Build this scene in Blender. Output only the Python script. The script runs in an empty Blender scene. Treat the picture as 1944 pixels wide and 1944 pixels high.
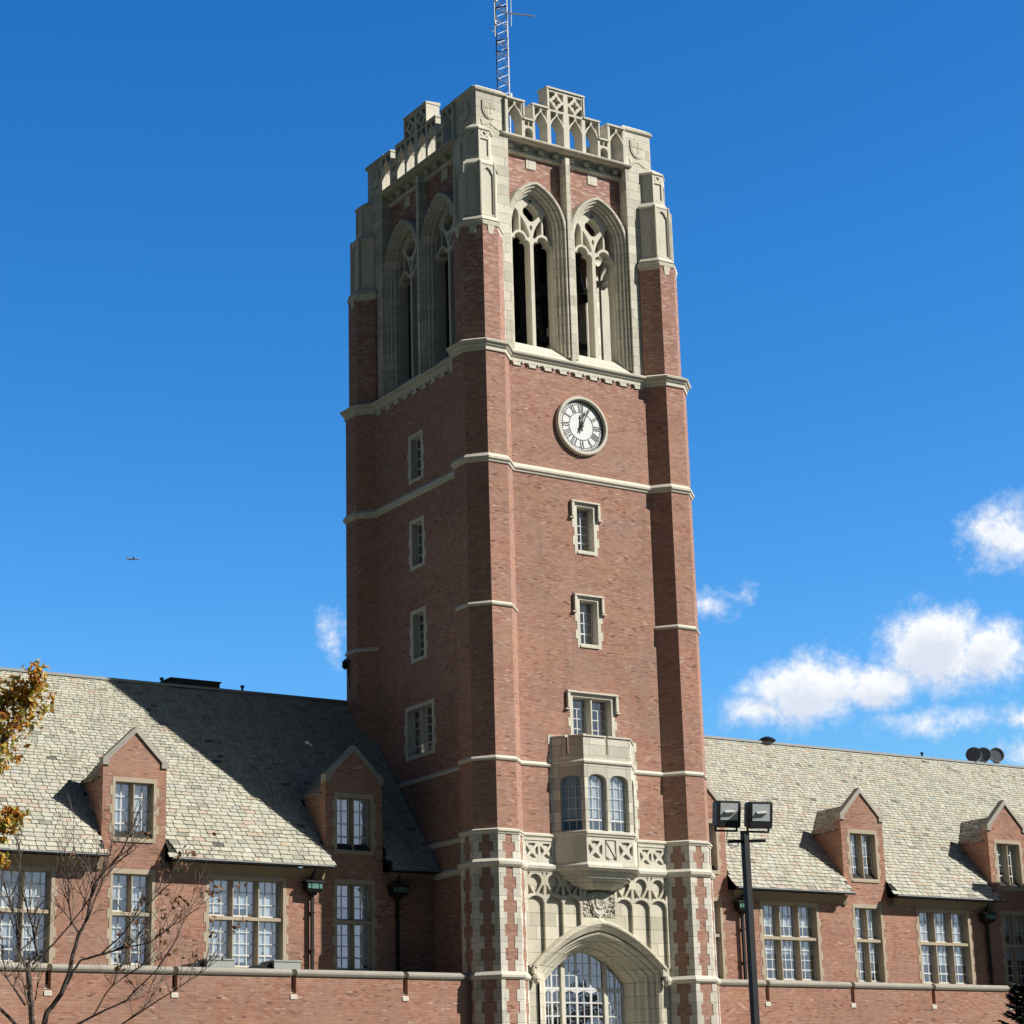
import bpy, bmesh, math, random
from mathutils import Vector
from mathutils.geometry import tessellate_polygon
random.seed(7)
sc = bpy.context.scene
COL = sc.collection
GZ = -13.3                                   # ground level (z = 0 is the foot of the oriel window)

# ------------------------------------------------------------------ materials
def newmat(name):
    m = bpy.data.materials.new(name); m.use_nodes = True
    nt = m.node_tree; nt.nodes.clear()
    out = nt.nodes.new('ShaderNodeOutputMaterial'); b = nt.nodes.new('ShaderNodeBsdfPrincipled')
    nt.links.new(b.outputs[0], out.inputs[0])
    return m, nt, b
class G:
    """tiny node-graph helper"""
    def __init__(s, nt): s.nt = nt
    def n(s, t, **k):
        x = s.nt.nodes.new(t)
        for a, v in k.items(): setattr(x, a, v)
        return x
    def put(s, sock, v):
        if isinstance(v, bpy.types.NodeSocket): s.nt.links.new(v, sock)
        elif v is not None: sock.default_value = v
    def m(s, op, a, b=None, c=None, clamp=False):
        x = s.n('ShaderNodeMath', operation=op); x.use_clamp = clamp
        s.put(x.inputs[0], a); s.put(x.inputs[1], b); s.put(x.inputs[2], c)
        return x.outputs[0]
    def v(s, op, a, b=None):
        x = s.n('ShaderNodeVectorMath', operation=op); s.put(x.inputs[0], a); s.put(x.inputs[1], b)
        return x.outputs['Value'] if op in ('DOT_PRODUCT', 'LENGTH') else x.outputs[0]
    def xyz(s, x, y, z=0.0):
        c = s.n('ShaderNodeCombineXYZ'); s.put(c.inputs[0], x); s.put(c.inputs[1], y); s.put(c.inputs[2], z); return c.outputs[0]
    def sep(s, v):
        c = s.n('ShaderNodeSeparateXYZ'); s.put(c.inputs[0], v); return c.outputs
    def noise(s, vec, scale, detail=4.0, rough=.55):
        x = s.n('ShaderNodeTexNoise'); s.put(x.inputs['Vector'], vec); x.inputs['Scale'].default_value = scale
        x.inputs['Detail'].default_value = detail; x.inputs['Roughness'].default_value = rough
        return x.outputs['Fac']
    def white(s, vec):
        x = s.n('ShaderNodeTexWhiteNoise', noise_dimensions='3D'); s.put(x.inputs['Vector'], vec); return x.outputs
    def ramp(s, f, stops, interp='LINEAR'):
        x = s.n('ShaderNodeValToRGB'); x.color_ramp.interpolation = interp; e = x.color_ramp.elements
        while len(e) > 1: e.remove(e[-1])
        e[0].position = stops[0][0]; e[0].color = (*stops[0][1], 1)
        for p, c in stops[1:]:
            q = e.new(p); q.color = (*c, 1)
        s.put(x.inputs[0], f); return x.outputs[0]
    def mix(s, f, a, b, mode='MIX'):
        x = s.n('ShaderNodeMix', data_type='RGBA', blend_type=mode); s.put(x.inputs[0], f)
        s.put(x.inputs[6], a if isinstance(a, bpy.types.NodeSocket) else (*a, 1)); s.put(x.inputs[7], b if isinstance(b, bpy.types.NodeSocket) else (*b, 1))
        return x.outputs[2]
    def gain(s, col, f):                     # colour times scalar
        x = s.n('ShaderNodeVectorMath', operation='SCALE'); s.put(x.inputs[0], col); s.put(x.inputs['Scale'], f); return x.outputs[0]
    def mapr(s, f, a, b, c, d):
        x = s.n('ShaderNodeMapRange'); s.put(x.inputs[0], f)
        for i, v in enumerate((a, b, c, d)): x.inputs[1+i].default_value = v
        return x.outputs[0]
    def bump(s, h, strength, dist):
        x = s.n('ShaderNodeBump'); x.inputs['Strength'].default_value = strength; x.inputs['Distance'].default_value = dist
        s.put(x.inputs['Height'], h); return x.outputs[0]
def wall_uv(g):
    geo = g.n('ShaderNodeNewGeometry')
    t = g.v('NORMALIZE', g.v('CROSS_PRODUCT', (0, 0, 1), geo.outputs['True Normal']))
    u = g.v('DOT_PRODUCT', geo.outputs['Position'], t)
    return geo.outputs['Position'], u, g.sep(geo.outputs['Position'])[2]
def brick_mat(name, tint=(1.02, .98, .96), pale=.0):
    m, nt, b = newmat(name); g = G(nt)
    P, u, z = wall_uv(g)
    RH, BW = .070, .215
    row = g.m('FLOOR', g.m('DIVIDE', z, RH))
    un = g.m('ADD', g.m('DIVIDE', u, BW), g.m('MULTIPLY', row, .5))
    col = g.m('FLOOR', un)
    w = g.white(g.xyz(col, row, 3.1))
    fr = g.m('FRACT', un); fz = g.m('FRACT', g.m('DIVIDE', z, RH))
    du = g.m('MULTIPLY', g.m('MINIMUM', fr, g.m('SUBTRACT', 1.0, fr)), BW)
    dz = g.m('MULTIPLY', g.m('MINIMUM', fz, g.m('SUBTRACT', 1.0, fz)), RH)
    mort = g.m('MULTIPLY', g.mapr(du, .004, .010, 1, 0), 1.0)
    mort = g.m('MAXIMUM', mort, g.mapr(dz, .004, .010, 1, 0))
    bc = g.ramp(w[0], [(0, (.15, .065, .052)), (.05, (.34, .15, .11)), (.3, (.42, .195, .140)), (.55, (.46, .225, .162)),
                       (.85, (.50, .265, .195)), (.98, (.54, .33, .26)), (1, (.64, .47, .40))])
    # runs of paler or browner courses, and broad weathering
    band = g.noise(g.xyz(g.m('MULTIPLY', u, .10), g.m('MULTIPLY', z, 2.6), 1.0), 1.0, 5, .7)
    big = g.noise(P, .33, 5, .6)
    streak = g.noise(g.xyz(g.m('MULTIPLY', u, .9), g.m('MULTIPLY', z, 11.0), 4.0), 1.0, 3, .6)
    bc = g.mix(g.mapr(band, .45, .72, 0, .75), bc, (.54, .305, .19))
    bc = g.mix(g.mapr(streak, .58, .75, 0, .6), bc, (.29, .125, .095))
    mau = g.noise(g.v('ADD', P, (7.0, 3.0, 1.0)), .8, 6, .7); vst = g.noise(g.xyz(g.m('MULTIPLY', u, 2.2), g.m('MULTIPLY', z, .12), 9.0), 1.0, 5, .65)
    bc = g.mix(g.mapr(mau, .45, .72, 0, .6), bc, (.40, .275, .25))
    bc = g.mix(g.mapr(vst, .56, .80, 0, .6), bc, (.20, .115, .095))
    bc = g.gain(bc, g.mapr(big, .3, .7, .86, 1.14))
    mo = g.mix(g.noise(P, 3.0, 3), (.42, .32, .25), (.54, .44, .37))
    c = g.mix(mort, bc, mo)
    hi = g.mapr(z, 14, 27, 0, pale)           # upper courses are chalky and pinker
    fl = g.mapr(g.white(g.xyz(col, row, 9.0))[0], .60, .95, 0, 1)
    c = g.mix(hi, c, g.mix(fl, (.42, .22, .19), (.86, .70, .66)))
    c = g.mix(1.0, c, tint, 'MULTIPLY')
    nt.links.new(c, b.inputs['Base Color']); b.inputs['Roughness'].default_value = .88
    b.inputs['Specular IOR Level'].default_value = .25
    nt.links.new(g.bump(g.m('SUBTRACT', g.m('MULTIPLY', w[0], .25), mort), .6, .012), b.inputs['Normal'])
    return m
def stone_mat(name, base=(.80, .75, .625), joints=True, dark=.0, bw=.92, rh=.43, jw=.007):
    m, nt, b = newmat(name); g = G(nt)
    P, u, z = wall_uv(g)
    n1 = g.noise(P, .9, 6, .65); n2 = g.noise(g.xyz(g.m('MULTIPLY', u, 5.0), g.m('MULTIPLY', z, .55), 2.0), 1.0, 4, .6); n3 = g.noise(P, 14, 4, .7)
    c = g.mix(g.mapr(n1, .3, .7, 0, 1), tuple(x*.88 for x in base), tuple(min(1, x*1.1) for x in base))
    c = g.mix(g.mapr(n1, .55, .8, 0, .35), c, (.52, .455, .385))
    c = g.mix(g.mapr(n2, .58, .84, 0, .55+dark), c, (.24, .225, .19))
    c = g.gain(c, g.mapr(n3, .25, .75, .9, 1.1))
    h = n3
    if joints:
        row = g.m('FLOOR', g.m('DIVIDE', z, rh))
        un = g.m('ADD', g.m('DIVIDE', u, bw), g.m('MULTIPLY', g.white(g.xyz(row, 1.0, 5.0))[0], 1.0))
        w = g.white(g.xyz(g.m('FLOOR', un), row, 7.7))[0]
        fr = g.m('FRACT', un); fz = g.m('FRACT', g.m('DIVIDE', z, rh))
        du = g.m('MULTIPLY', g.m('MINIMUM', fr, g.m('SUBTRACT', 1.0, fr)), bw)
        dz = g.m('MULTIPLY', g.m('MINIMUM', fz, g.m('SUBTRACT', 1.0, fz)), rh)
        j = g.m('MAXIMUM', g.mapr(du, jw*.6, jw*1.6, 1, 0), g.mapr(dz, jw*.6, jw*1.6, 1, 0))
        c = g.gain(c, g.mapr(w, 0, 1, .78, 1.1))
        c = g.mix(g.m('MULTIPLY', j, .8), c, (.17, .15, .12))
        h = g.m('SUBTRACT', g.m('MULTIPLY', n3, .3), j)
    nt.links.new(c, b.inputs['Base Color']); b.inputs['Roughness'].default_value = .85; b.inputs['Specular IOR Level'].default_value = .25
    nt.links.new(g.bump(h, .5, .012), b.inputs['Normal'])
    return m
def plain(name, col, rough=.6, metal=0.0, var=.12, scale=6.0, spec=.4):
    m, nt, b = newmat(name); g = G(nt)
    geo = g.n('ShaderNodeNewGeometry')
    n = g.noise(geo.outputs['Position'], scale, 5, .65)
    c = g.gain(g.mix(0.0, col, col), g.mapr(n, .25, .75, 1-var, 1+var))
    nt.links.new(c, b.inputs['Base Color']); b.inputs['Roughness'].default_value = rough; b.inputs['Metallic'].default_value = metal
    b.inputs['Specular IOR Level'].default_value = spec
    return m
def slate_mat():
    m, nt, b = newmat('roof_slate'); g = G(nt)
    a = g.n('ShaderNodeAttribute', attribute_name='tone'); geo = g.n('ShaderNodeNewGeometry'); P = geo.outputs['Position']
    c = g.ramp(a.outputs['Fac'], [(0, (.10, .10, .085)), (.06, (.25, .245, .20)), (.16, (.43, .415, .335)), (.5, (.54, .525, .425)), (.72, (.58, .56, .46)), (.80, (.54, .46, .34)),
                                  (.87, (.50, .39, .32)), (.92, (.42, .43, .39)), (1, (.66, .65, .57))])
    n = g.noise(P, .55, 5, .6); n2 = g.noise(P, 7, 4, .7)
    c = g.mix(g.mapr(n, .5, .75, 0, .45), c, (.50, .475, .42))
    px, py, pz = g.sep(P); n3 = g.noise(g.xyz(g.m('MULTIPLY', px, 1.6), g.m('MULTIPLY', py, .4), g.m('MULTIPLY', pz, .22)), 1.0, 6, .7)
    c = g.mix(g.mapr(n3, .52, .78, 0, .55), c, (.27, .25, .19))
    c = g.gain(c, g.mapr(n2, .25, .75, .95, 1.30))
    nt.links.new(c, b.inputs['Base Color']); b.inputs['Roughness'].default_value = .75; b.inputs['Specular IOR Level'].default_value = .35
    nt.links.new(g.bump(n2, .4, .01), b.inputs['Normal'])
    return m
def glass_mat():
    m = bpy.data.materials.new('window_glass'); m.use_nodes = True; nt = m.node_tree; nt.nodes.clear(); g = G(nt)
    out = g.n('ShaderNodeOutputMaterial'); gl = g.n('ShaderNodeBsdfGlossy'); tr = g.n('ShaderNodeBsdfTransparent'); mx = g.n('ShaderNodeMixShader')
    gl.inputs['Roughness'].default_value = .02; gl.inputs['Color'].default_value = (.95, .97, 1, 1); tr.inputs['Color'].default_value = (.92, .96, .96, 1)
    geo = g.n('ShaderNodeNewGeometry')
    cs = g.m('ABSOLUTE', g.v('DOT_PRODUCT', geo.outputs['Incoming'], geo.outputs['Normal']))
    sch = g.m('ADD', .045, g.m('MULTIPLY', .955, g.m('POWER', g.m('SUBTRACT', 1.0, cs), 5.0)))
    nz = g.n('ShaderNodeTexNoise'); nz.inputs['Scale'].default_value = 1.3; nt.links.new(geo.outputs['Position'], nz.inputs['Vector'])
    bp = g.bump(nz.outputs['Fac'], .12, .05); nt.links.new(bp, gl.inputs['Normal'])
    nt.links.new(g.m('ADD', g.m('MULTIPLY', sch, 1.5), .20, clamp=True), mx.inputs[0])
    nt.links.new(tr.outputs[0], mx.inputs[1]); nt.links.new(gl.outputs[0], mx.inputs[2]); nt.links.new(mx.outputs[0], out.inputs[0])
    return m
def blind_mat():
    m, nt, b = newmat('window_blind'); g = G(nt)
    geo = g.n('ShaderNodeNewGeometry'); P = geo.outputs['Position']; z = g.sep(P)[2]
    n = g.noise(P, 2.2, 3, .6); s = g.m('SINE', g.m('MULTIPLY', z, 110.0))
    c = g.mix(g.mapr(n, .35, .7, 0, 1), (.64, .71, .78), (.84, .88, .90))
    c = g.gain(c, g.mapr(s, -1, 1, .86, 1.04))
    nt.links.new(c, b.inputs['Base Color']); b.inputs['Roughness'].default_value = .8
    return m
def bark_mat(name, a, bcol):
    m, nt, b = newmat(name); g = G(nt)
    P = g.n('ShaderNodeNewGeometry').outputs['Position']
    n = g.noise(P, 22, 5, .7)
    nt.links.new(g.mix(g.mapr(n, .3, .7, 0, 1), a, bcol), b.inputs['Base Color']); b.inputs['Roughness'].default_value = .9
    nt.links.new(g.bump(n, .6, .01), b.inputs['Normal'])
    return m
def leaf_mat(name, stops):
    m, nt, b = newmat(name); g = G(nt)
    a = g.n('ShaderNodeAttribute', attribute_name='tone')
    c = g.ramp(a.outputs['Fac'], stops)
    nt.links.new(c, b.inputs['Base Color']); b.inputs['Roughness'].default_value = .55
    tl = g.n('ShaderNodeBsdfTranslucent'); nt.links.new(c, tl.inputs[0])
    mx = g.n('ShaderNodeMixShader'); mx.inputs[0].default_value = .3
    nt.links.new(b.outputs[0], mx.inputs[1]); nt.links.new(tl.outputs[0], mx.inputs[2])
    nt.links.new(mx.outputs[0], [n for n in nt.nodes if n.type == 'OUTPUT_MATERIAL'][0].inputs[0])
    return m
BRICK = brick_mat('tower_brick', pale=.45); WBRICK = brick_mat('wing_brick', tint=(1.02, .955, .905))
STONE = stone_mat('ashlar_limestone'); TRIM = stone_mat('limestone_trim', joints=False); DTRIM = stone_mat('weathered_limestone', base=(.76, .71, .59), joints=True, dark=.10)
QSTONE = stone_mat('quoin_limestone', base=(.80, .75, .64), bw=3.0, rh=.42)
GTRIM = stone_mat('grey_coping_stone', base=(.46, .42, .36), joints=False)
DSTONE = stone_mat('doorway_limestone', base=(.80, .735, .585), joints=True, bw=1.1, rh=.5)
WSTONE = stone_mat('window_limestone', base=(.54, .455, .335), joints=False)
SLATE = slate_mat(); GLASS = glass_mat(); BLIND = blind_mat()
UNDER = plain('roof_underlay', (.045, .045, .04), .9)
WHITE = plain('white_paint', (.80, .80, .78), .5, var=.05); IRON = plain('dark_iron', (.022, .023, .024), .5, .3); GUTTER = plain('dark_gutter', (.03, .03, .03), .4, .5)
LEAD = plain('grey_lead', (.34, .35, .35), .55, .4); COPPER = plain('verdigris_copper', (.12, .27, .22), .7, .2, var=.35, scale=9)
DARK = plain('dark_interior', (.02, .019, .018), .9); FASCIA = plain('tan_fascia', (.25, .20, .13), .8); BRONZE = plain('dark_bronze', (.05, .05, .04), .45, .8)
FLATROOF = plain('flat_roof_gravel', (.25, .24, .22), .9); GALV = plain('galvanised_steel', (.66, .68, .70), .5, .2); ACGREY = plain('pale_grey_casing', (.42, .45, .42), .6)
DIAL = plain('clock_dial_white', (.86, .86, .85), .5, var=.02); INK = plain('clock_black', (.02, .022, .028), .4); PLASTER = plain('grey_plaster', (.20, .195, .18), .9)
CHIP = plain('lamp_black', (.035, .036, .038), .42, .1); FINS = plain('plane_grey', (.22, .26, .32), .4)
BARK = bark_mat('dark_bark', (.045, .034, .030), (.17, .13, .11)); 

# ------------------------------------------------------------------ object helpers
def tag(o, label=None, cat=None, group=None, kind=None):
    if label: o['label'] = label
    if cat: o['category'] = cat
    if group: o['group'] = group
    if kind: o['kind'] = kind
    return o
def wloc(o):
    v = Vector((0, 0, 0))
    while o is not None: v = v + o.location; o = o.parent
    return v
def thing(name, label, cat, loc=(0, 0, 0), group=None):
    o = bpy.data.objects.new(name, None); COL.objects.link(o); o.location = loc; o.empty_display_size = .5
    return tag(o, label, cat, group)
class MB:
    def __init__(s): s.v = []; s.f = []; s.tone = []
    def face(s, pts, tone=0.0):
        i = len(s.v); s.v += [tuple(p) for p in pts]; s.f.append(tuple(range(i, i+len(pts)))); s.tone.append(tone)
    def mesh(s, pts, faces):
        i = len(s.v); s.v += [tuple(p) for p in pts]
        for f in faces: s.f.append(tuple(i+k for k in f)); s.tone.append(0.0)
    def hexa(s, p):                           # 8 points: bottom ring 0-3, top ring 4-7
        s.mesh(p, [(0, 3, 2, 1), (4, 5, 6, 7), (0, 1, 5, 4), (1, 2, 6, 5), (2, 3, 7, 6), (3, 0, 4, 7)])
    def box(s, x0, x1, y0, y1, z0, z1):
        s.hexa([(x0, y0, z0), (x1, y0, z0), (x1, y1, z0), (x0, y1, z0), (x0, y0, z1), (x1, y0, z1), (x1, y1, z1), (x0, y1, z1)])
    def fbox(s, fr, u0, u1, v0, v1, d0, d1, sl=0.0):   # box in a wall frame; sl slopes the top down towards the outside
        s.hexa([fr(u0, v0, d1), fr(u1, v0, d1), fr(u1, v0, d0), fr(u0, v0, d0), fr(u0, v1-sl, d1), fr(u1, v1-sl, d1), fr(u1, v1, d0), fr(u0, v1, d0)])
    def prism(s, poly, z0, z1, top=True, bot=True):
        n = len(poly); pts = [(x, y, z0) for x, y in poly]+[(x, y, z1) for x, y in poly]
        fs = [(k, (k+1) % n, n+(k+1) % n, n+k) for k in range(n)]
        if bot: fs.append(tuple(range(n-1, -1, -1)))
        if top: fs.append(tuple(range(n, 2*n)))
        s.mesh(pts, fs)
    def loft(s, rings, closed=True, caps=(True, True)):
        n = len(rings[0]); pts = [p for r in rings for p in r]; fs = []
        for i in range(len(rings)-1):
            for k in range(n if closed else n-1):
                a, b = i*n+k, i*n+(k+1) % n; fs.append((a, b, b+n, a+n))
        if closed and caps[0]: fs.append(tuple(range(n-1, -1, -1)))
        if closed and caps[1]: fs.append(tuple(range((len(rings)-1)*n, len(rings)*n)))
        s.mesh(pts, fs)
    def extr(s, loops, fr, d0, d1, back=False):   # flat plate with holes, front at d1, back at d0
        flat = [p for l in loops for p in l]
        tris = tessellate_polygon([[Vector((a, b, 0)) for a, b in l] for l in loops])
        s.mesh([fr(a, b, d1) for a, b in flat], [t for t in tris])
        if back: s.mesh([fr(a, b, d0) for a, b in flat], [t[::-1] for t in tris])
        for l in loops:
            n = len(l)
            s.mesh([fr(a, b, d0) for a, b in l]+[fr(a, b, d1) for a, b in l], [(k, (k+1) % n, n+(k+1) % n, n+k) for k in range(n)])
    def tube(s, pts, radii, n=6, cap=True):
        rings = []; up = Vector((.31, .57, .76)); P = [Vector(p) for p in pts]
        for i, p in enumerate(P):
            t = (P[min(i+1, len(P)-1)]-P[max(i-1, 0)])
            t = t.normalized() if t.length > 1e-9 else Vector((0, 0, 1))
            a = t.cross(up); a = a.normalized() if a.length > 1e-6 else t.orthogonal().normalized(); b = t.cross(a)
            r = radii[i] if hasattr(radii, '__len__') else radii
            rings.append([tuple(p+a*(r*math.cos(2*math.pi*k/n))+b*(r*math.sin(2*math.pi*k/n))) for k in range(n)])
        s.loft(rings, True, (cap, cap))
    def build(s, name, mat, parent=None, smooth=False, recalc=True, tone=False):
        off = wloc(parent) if parent is not None else Vector((0, 0, 0))
        me = bpy.data.meshes.new(name)
        me.from_pydata([tuple(Vector(p)-off) for p in s.v], [], s.f)
        if tone:
            at = me.attributes.new('tone', 'FLOAT', 'FACE'); at.data.foreach_set('value', s.tone)
        if recalc:
            bm = bmesh.new(); bm.from_mesh(me); bmesh.ops.remove_doubles(bm, verts=bm.verts, dist=1e-5) if not tone else None
            bmesh.ops.recalc_face_normals(bm, faces=bm.faces); bm.to_mesh(me); bm.free()
        if smooth:
            for p in me.polygons: p.use_smooth = True
        me.materials.append(mat)
        o = bpy.data.objects.new(name, me); COL.objects.link(o)
        if parent is not None: o.parent = parent
        return o
def frame(O, U, N):
    O = Vector(O); U = Vector(U); N = Vector(N)
    return lambda u, v, d: tuple(O+U*u+N*d+Vector((0, 0, v)))
def side(k):                                  # frame of tower side k: u to the viewer's right, d from the tower axis
    c, s_ = [(1, 0), (0, 1), (-1, 0), (0, -1)][k]
    return lambda u, v, d: (u*c+d*s_, u*s_-d*c, v)
def sweep(mb, path, prof, closed=True):       # path: plan points counter-clockwise seen from above; prof: (outward, z)
    n = len(path); P = [Vector(p) for p in path]; off = []
    for i in range(n):
        a, b, c = P[i-1], P[i], P[(i+1) % n]
        if not closed and i == 0: a = b-(c-b)
        if not closed and i == n-1: c = b+(b-a)
        e1, e2 = (b-a).normalized(), (c-b).normalized()
        n1, n2 = Vector((e1.y, -e1.x)), Vector((e2.y, -e2.x))
        m = (n1+n2); m = m/max(.2, m.dot(n1)); off.append(m)
    rings = [[(P[i].x+off[i].x*o, P[i].y+off[i].y*o, z) for i in range(n)] for o, z in prof]
    if closed: mb.loft(rings, True, (False, False))
    else:
        mb.loft(rings, False)
        for e in (0, n-1): mb.face([r[e] for r in rings])
def arc(cx, cy, r, a0, a1, n=10):
    return [(cx+r*math.cos(math.radians(a0+(a1-a0)*i/n)), cy+r*math.sin(math.radians(a0+(a1-a0)*i/n))) for i in range(n+1)]
def rect(a, b, c, d): return [(a, c), (b, c), (b, d), (a, d)]
def grow(poly, cx, cy, s): return [(cx+(x-cx)*s, cy+(y-cy)*s) for x, y in poly]
def quatrefoil(cx, cy, r, n=28, k=.34): return [(cx+r*(1-k+k*abs(math.cos(2*t)))*math.cos(t), cy+r*(1-k+k*abs(math.cos(2*t)))*math.sin(t)) for t in [2*math.pi*i/n for i in range(n)]]

# ------------------------------------------------------------------ windows
def window(parent, fr, uc, z0, z1, w, lights=1, transoms=(), cols=2, pane_h=.42, hopper=.5, stone=None, hood=False, quoin=True, depth=.30, blind=None, sill=True,
           mull=.16, label=None, jamb=.15, curtain=False):
    """stone surround with mullions (part) > casement bars, glass and blinds (sub-parts)"""
    stone = stone or WSTONE
    mb = MB(); hw = w/2; jw = jamb; L = []
    # outline with alternating quoins
    zb, zt = z0-.17, z1+.17; q = .36; left = []; n = max(2, int(round((zt-zb)/q))); h = (zt-zb)/n
    for i in range(n):
        e = hw+jw+(.09 if (quoin and i % 2 == 1 and i < n-1) else 0)
        left += [(-e, zb+i*h), (-e, zb+(i+1)*h)]
    outer = left[::-1]+[(-x, y) for x, y in left]
    outer = [(uc+x, y) for x, y in outer][::-1]
    clean = [p for i, p in enumerate(outer) if (abs(p[0]-outer[i-1][0])+abs(p[1]-outer[i-1][1])) > 1e-6]
    mb.extr([clean, rect(uc-hw, uc+hw, z0, z1)], fr, -depth-.05, .014)
    lw = (w-mull*(lights-1))/lights; xs = []
    for i in range(lights):
        a = uc-hw+i*(lw+mull); xs.append((a, a+lw))
        if i < lights-1: mb.hexa([fr(a+lw+.05, z0, -.05), fr(a+lw+mull-.05, z0, -.05), fr(a+lw+mull, z0, -depth+.03), fr(a+lw, z0, -depth+.03),
                                  fr(a+lw+.05, z1, -.05), fr(a+lw+mull-.05, z1, -.05), fr(a+lw+mull, z1, -depth+.03), fr(a+lw, z1, -depth+.03)])
    for t in transoms: mb.fbox(fr, uc-hw, uc+hw, t-.08, t+.09, -depth+.02, -.045, .05)
    if sill: mb.hexa([fr(uc-hw-.02, z0-.16, .05), fr(uc+hw+.02, z0-.16, .05), fr(uc+hw, z0-.16, -depth), fr(uc-hw, z0-.16, -depth),
                      fr(uc-hw-.02, z0-.07, .05), fr(uc+hw+.02, z0-.07, .05), fr(uc+hw, z0+.07, -depth), fr(uc-hw, z0+.07, -depth)])
    if hood:
        e = hw+jw+.03; T = z1+.25
        for a, b, c, d in ((uc-e-.11, uc+e+.11, T-.10, T), (uc-e-.11, uc-e, T-.72, T-.10), (uc+e, uc+e+.11, T-.72, T-.10), (uc-e-.20, uc-e, T-.80, T-.72), (uc+e, uc+e+.20, T-.80, T-.72)):
            mb.fbox(fr, a, b, c, d, 0, .13, .035)
    o = mb.build('window', stone, parent)
    if label: o['label'] = label
    fb = MB(); gb = MB(); bb = MB(); lv = [z0+.02]+sorted(transoms)+[z1]
    for (a, b) in xs:
        for j in range(len(lv)-1):
            c, d = lv[j]+(.08 if j else .03), lv[j+1]-(.07 if j < len(lv)-2 else 0)
            D0, D1 = -depth+.015, -depth+.06
            for r in ((a, a+.045, c, d), (b-.045, b, c, d), (a+.035, b-.035, c, c+.045), (a+.035, b-.035, d-.035, d)): fb.fbox(fr, *r, D0, D1)
            for k in range(1, cols):
                x = a+(b-a)*k/cols; fb.fbox(fr, x-.017, x+.017, c+.045, d-.035, D0+.008, D1-.012)
            nr = max(2, int(round((d-c)/pane_h)))
            for k in range(1, nr):
                y = c+(d-c)*k/nr; hh = .028 if (hopper and j == 0 and k == 1) else .017
                fb.fbox(fr, a+.035, b-.035, y-hh, y+hh, D0+.006, D1-.008)
            gb.face([fr(a, c, -depth+.03), fr(b, c, -depth+.03), fr(b, d, -depth+.03), fr(a, d, -depth+.03)])
            bl = blind if blind is not None else random.choice((.15, .3, .45, .75, .9))
            if .03 < bl < .99 and len(lv) > 2 and j == 0: bl *= .55
            if bl > .99: bl = random.choice((.98, .96, .90, .78, .66))
            if bl > .03: bb.face([fr(a, d-(d-c)*bl, -depth-.015), fr(b, d-(d-c)*bl, -depth-.015), fr(b, d, -depth-.015), fr(a, d, -depth-.015)])
            if curtain:
                for x0 in (a+.01, b-(b-a)*.22): bb.face([fr(x0, c, -depth-.03), fr(x0+(b-a)*.2, c, -depth-.03), fr(x0+(b-a)*.2, d, -depth-.03), fr(x0, d, -depth-.03)])
    fb.build('window_frame', WHITE, o); gb.build('pane', GLASS, o, recalc=False)
    if bb.f: bb.build('blind', BLIND, o, recalc=False)
    return o
def hole(uc, z0, z1, w): return rect(uc-w/2-.06, uc+w/2+.06, z0-.08, z1+.06)

# ================================================================== THE CLOCK TOWER
C0 = 4.5; WY = 4.965
tower = thing('clock_tower', 'tall square red brick clock tower with pale stone belfry and pierced parapet, mast on top', 'tower', (0, 0, GZ))
STG = [(GZ, -5.38, .485, 1.165), (-5.38, -1.25, .470, 1.135), (-1.25, -.05, .458, 1.118), (-.05, 2.74, .457, 1.112), (2.74, 8.80, .456, 1.106), (8.80, 14.80, .455, 1.10), (14.80, 19.50, .448, 1.09), (19.50, 24.78, .372, .965)]
def octo(t, a, cx=0, cy=0): return [(cx+x, cy+y) for x, y in [(-t, -a), (t, -a), (a, -t), (a, t), (t, a), (-t, a), (-a, t), (-a, -t)]]
def plan(t, a, w=WY-C0):                      # full perimeter, counter-clockwise
    j = t+a-w; base = [(-C0-w, -C0+j), (-C0-a, -C0+t), (-C0-a, -C0-t), (-C0-t, -C0-a), (-C0+t, -C0-a), (-C0+j, -C0-w)]
    out = []
    for k in range(4):
        c, s_ = [(1, 0), (0, 1), (-1, 0), (0, -1)][k]
        out += [(x*c-y*s_, x*s_+y*c) for x, y in base]
    return out
CORN = [(-C0, -C0), (C0, -C0), (C0, C0), (-C0, C0)]
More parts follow.
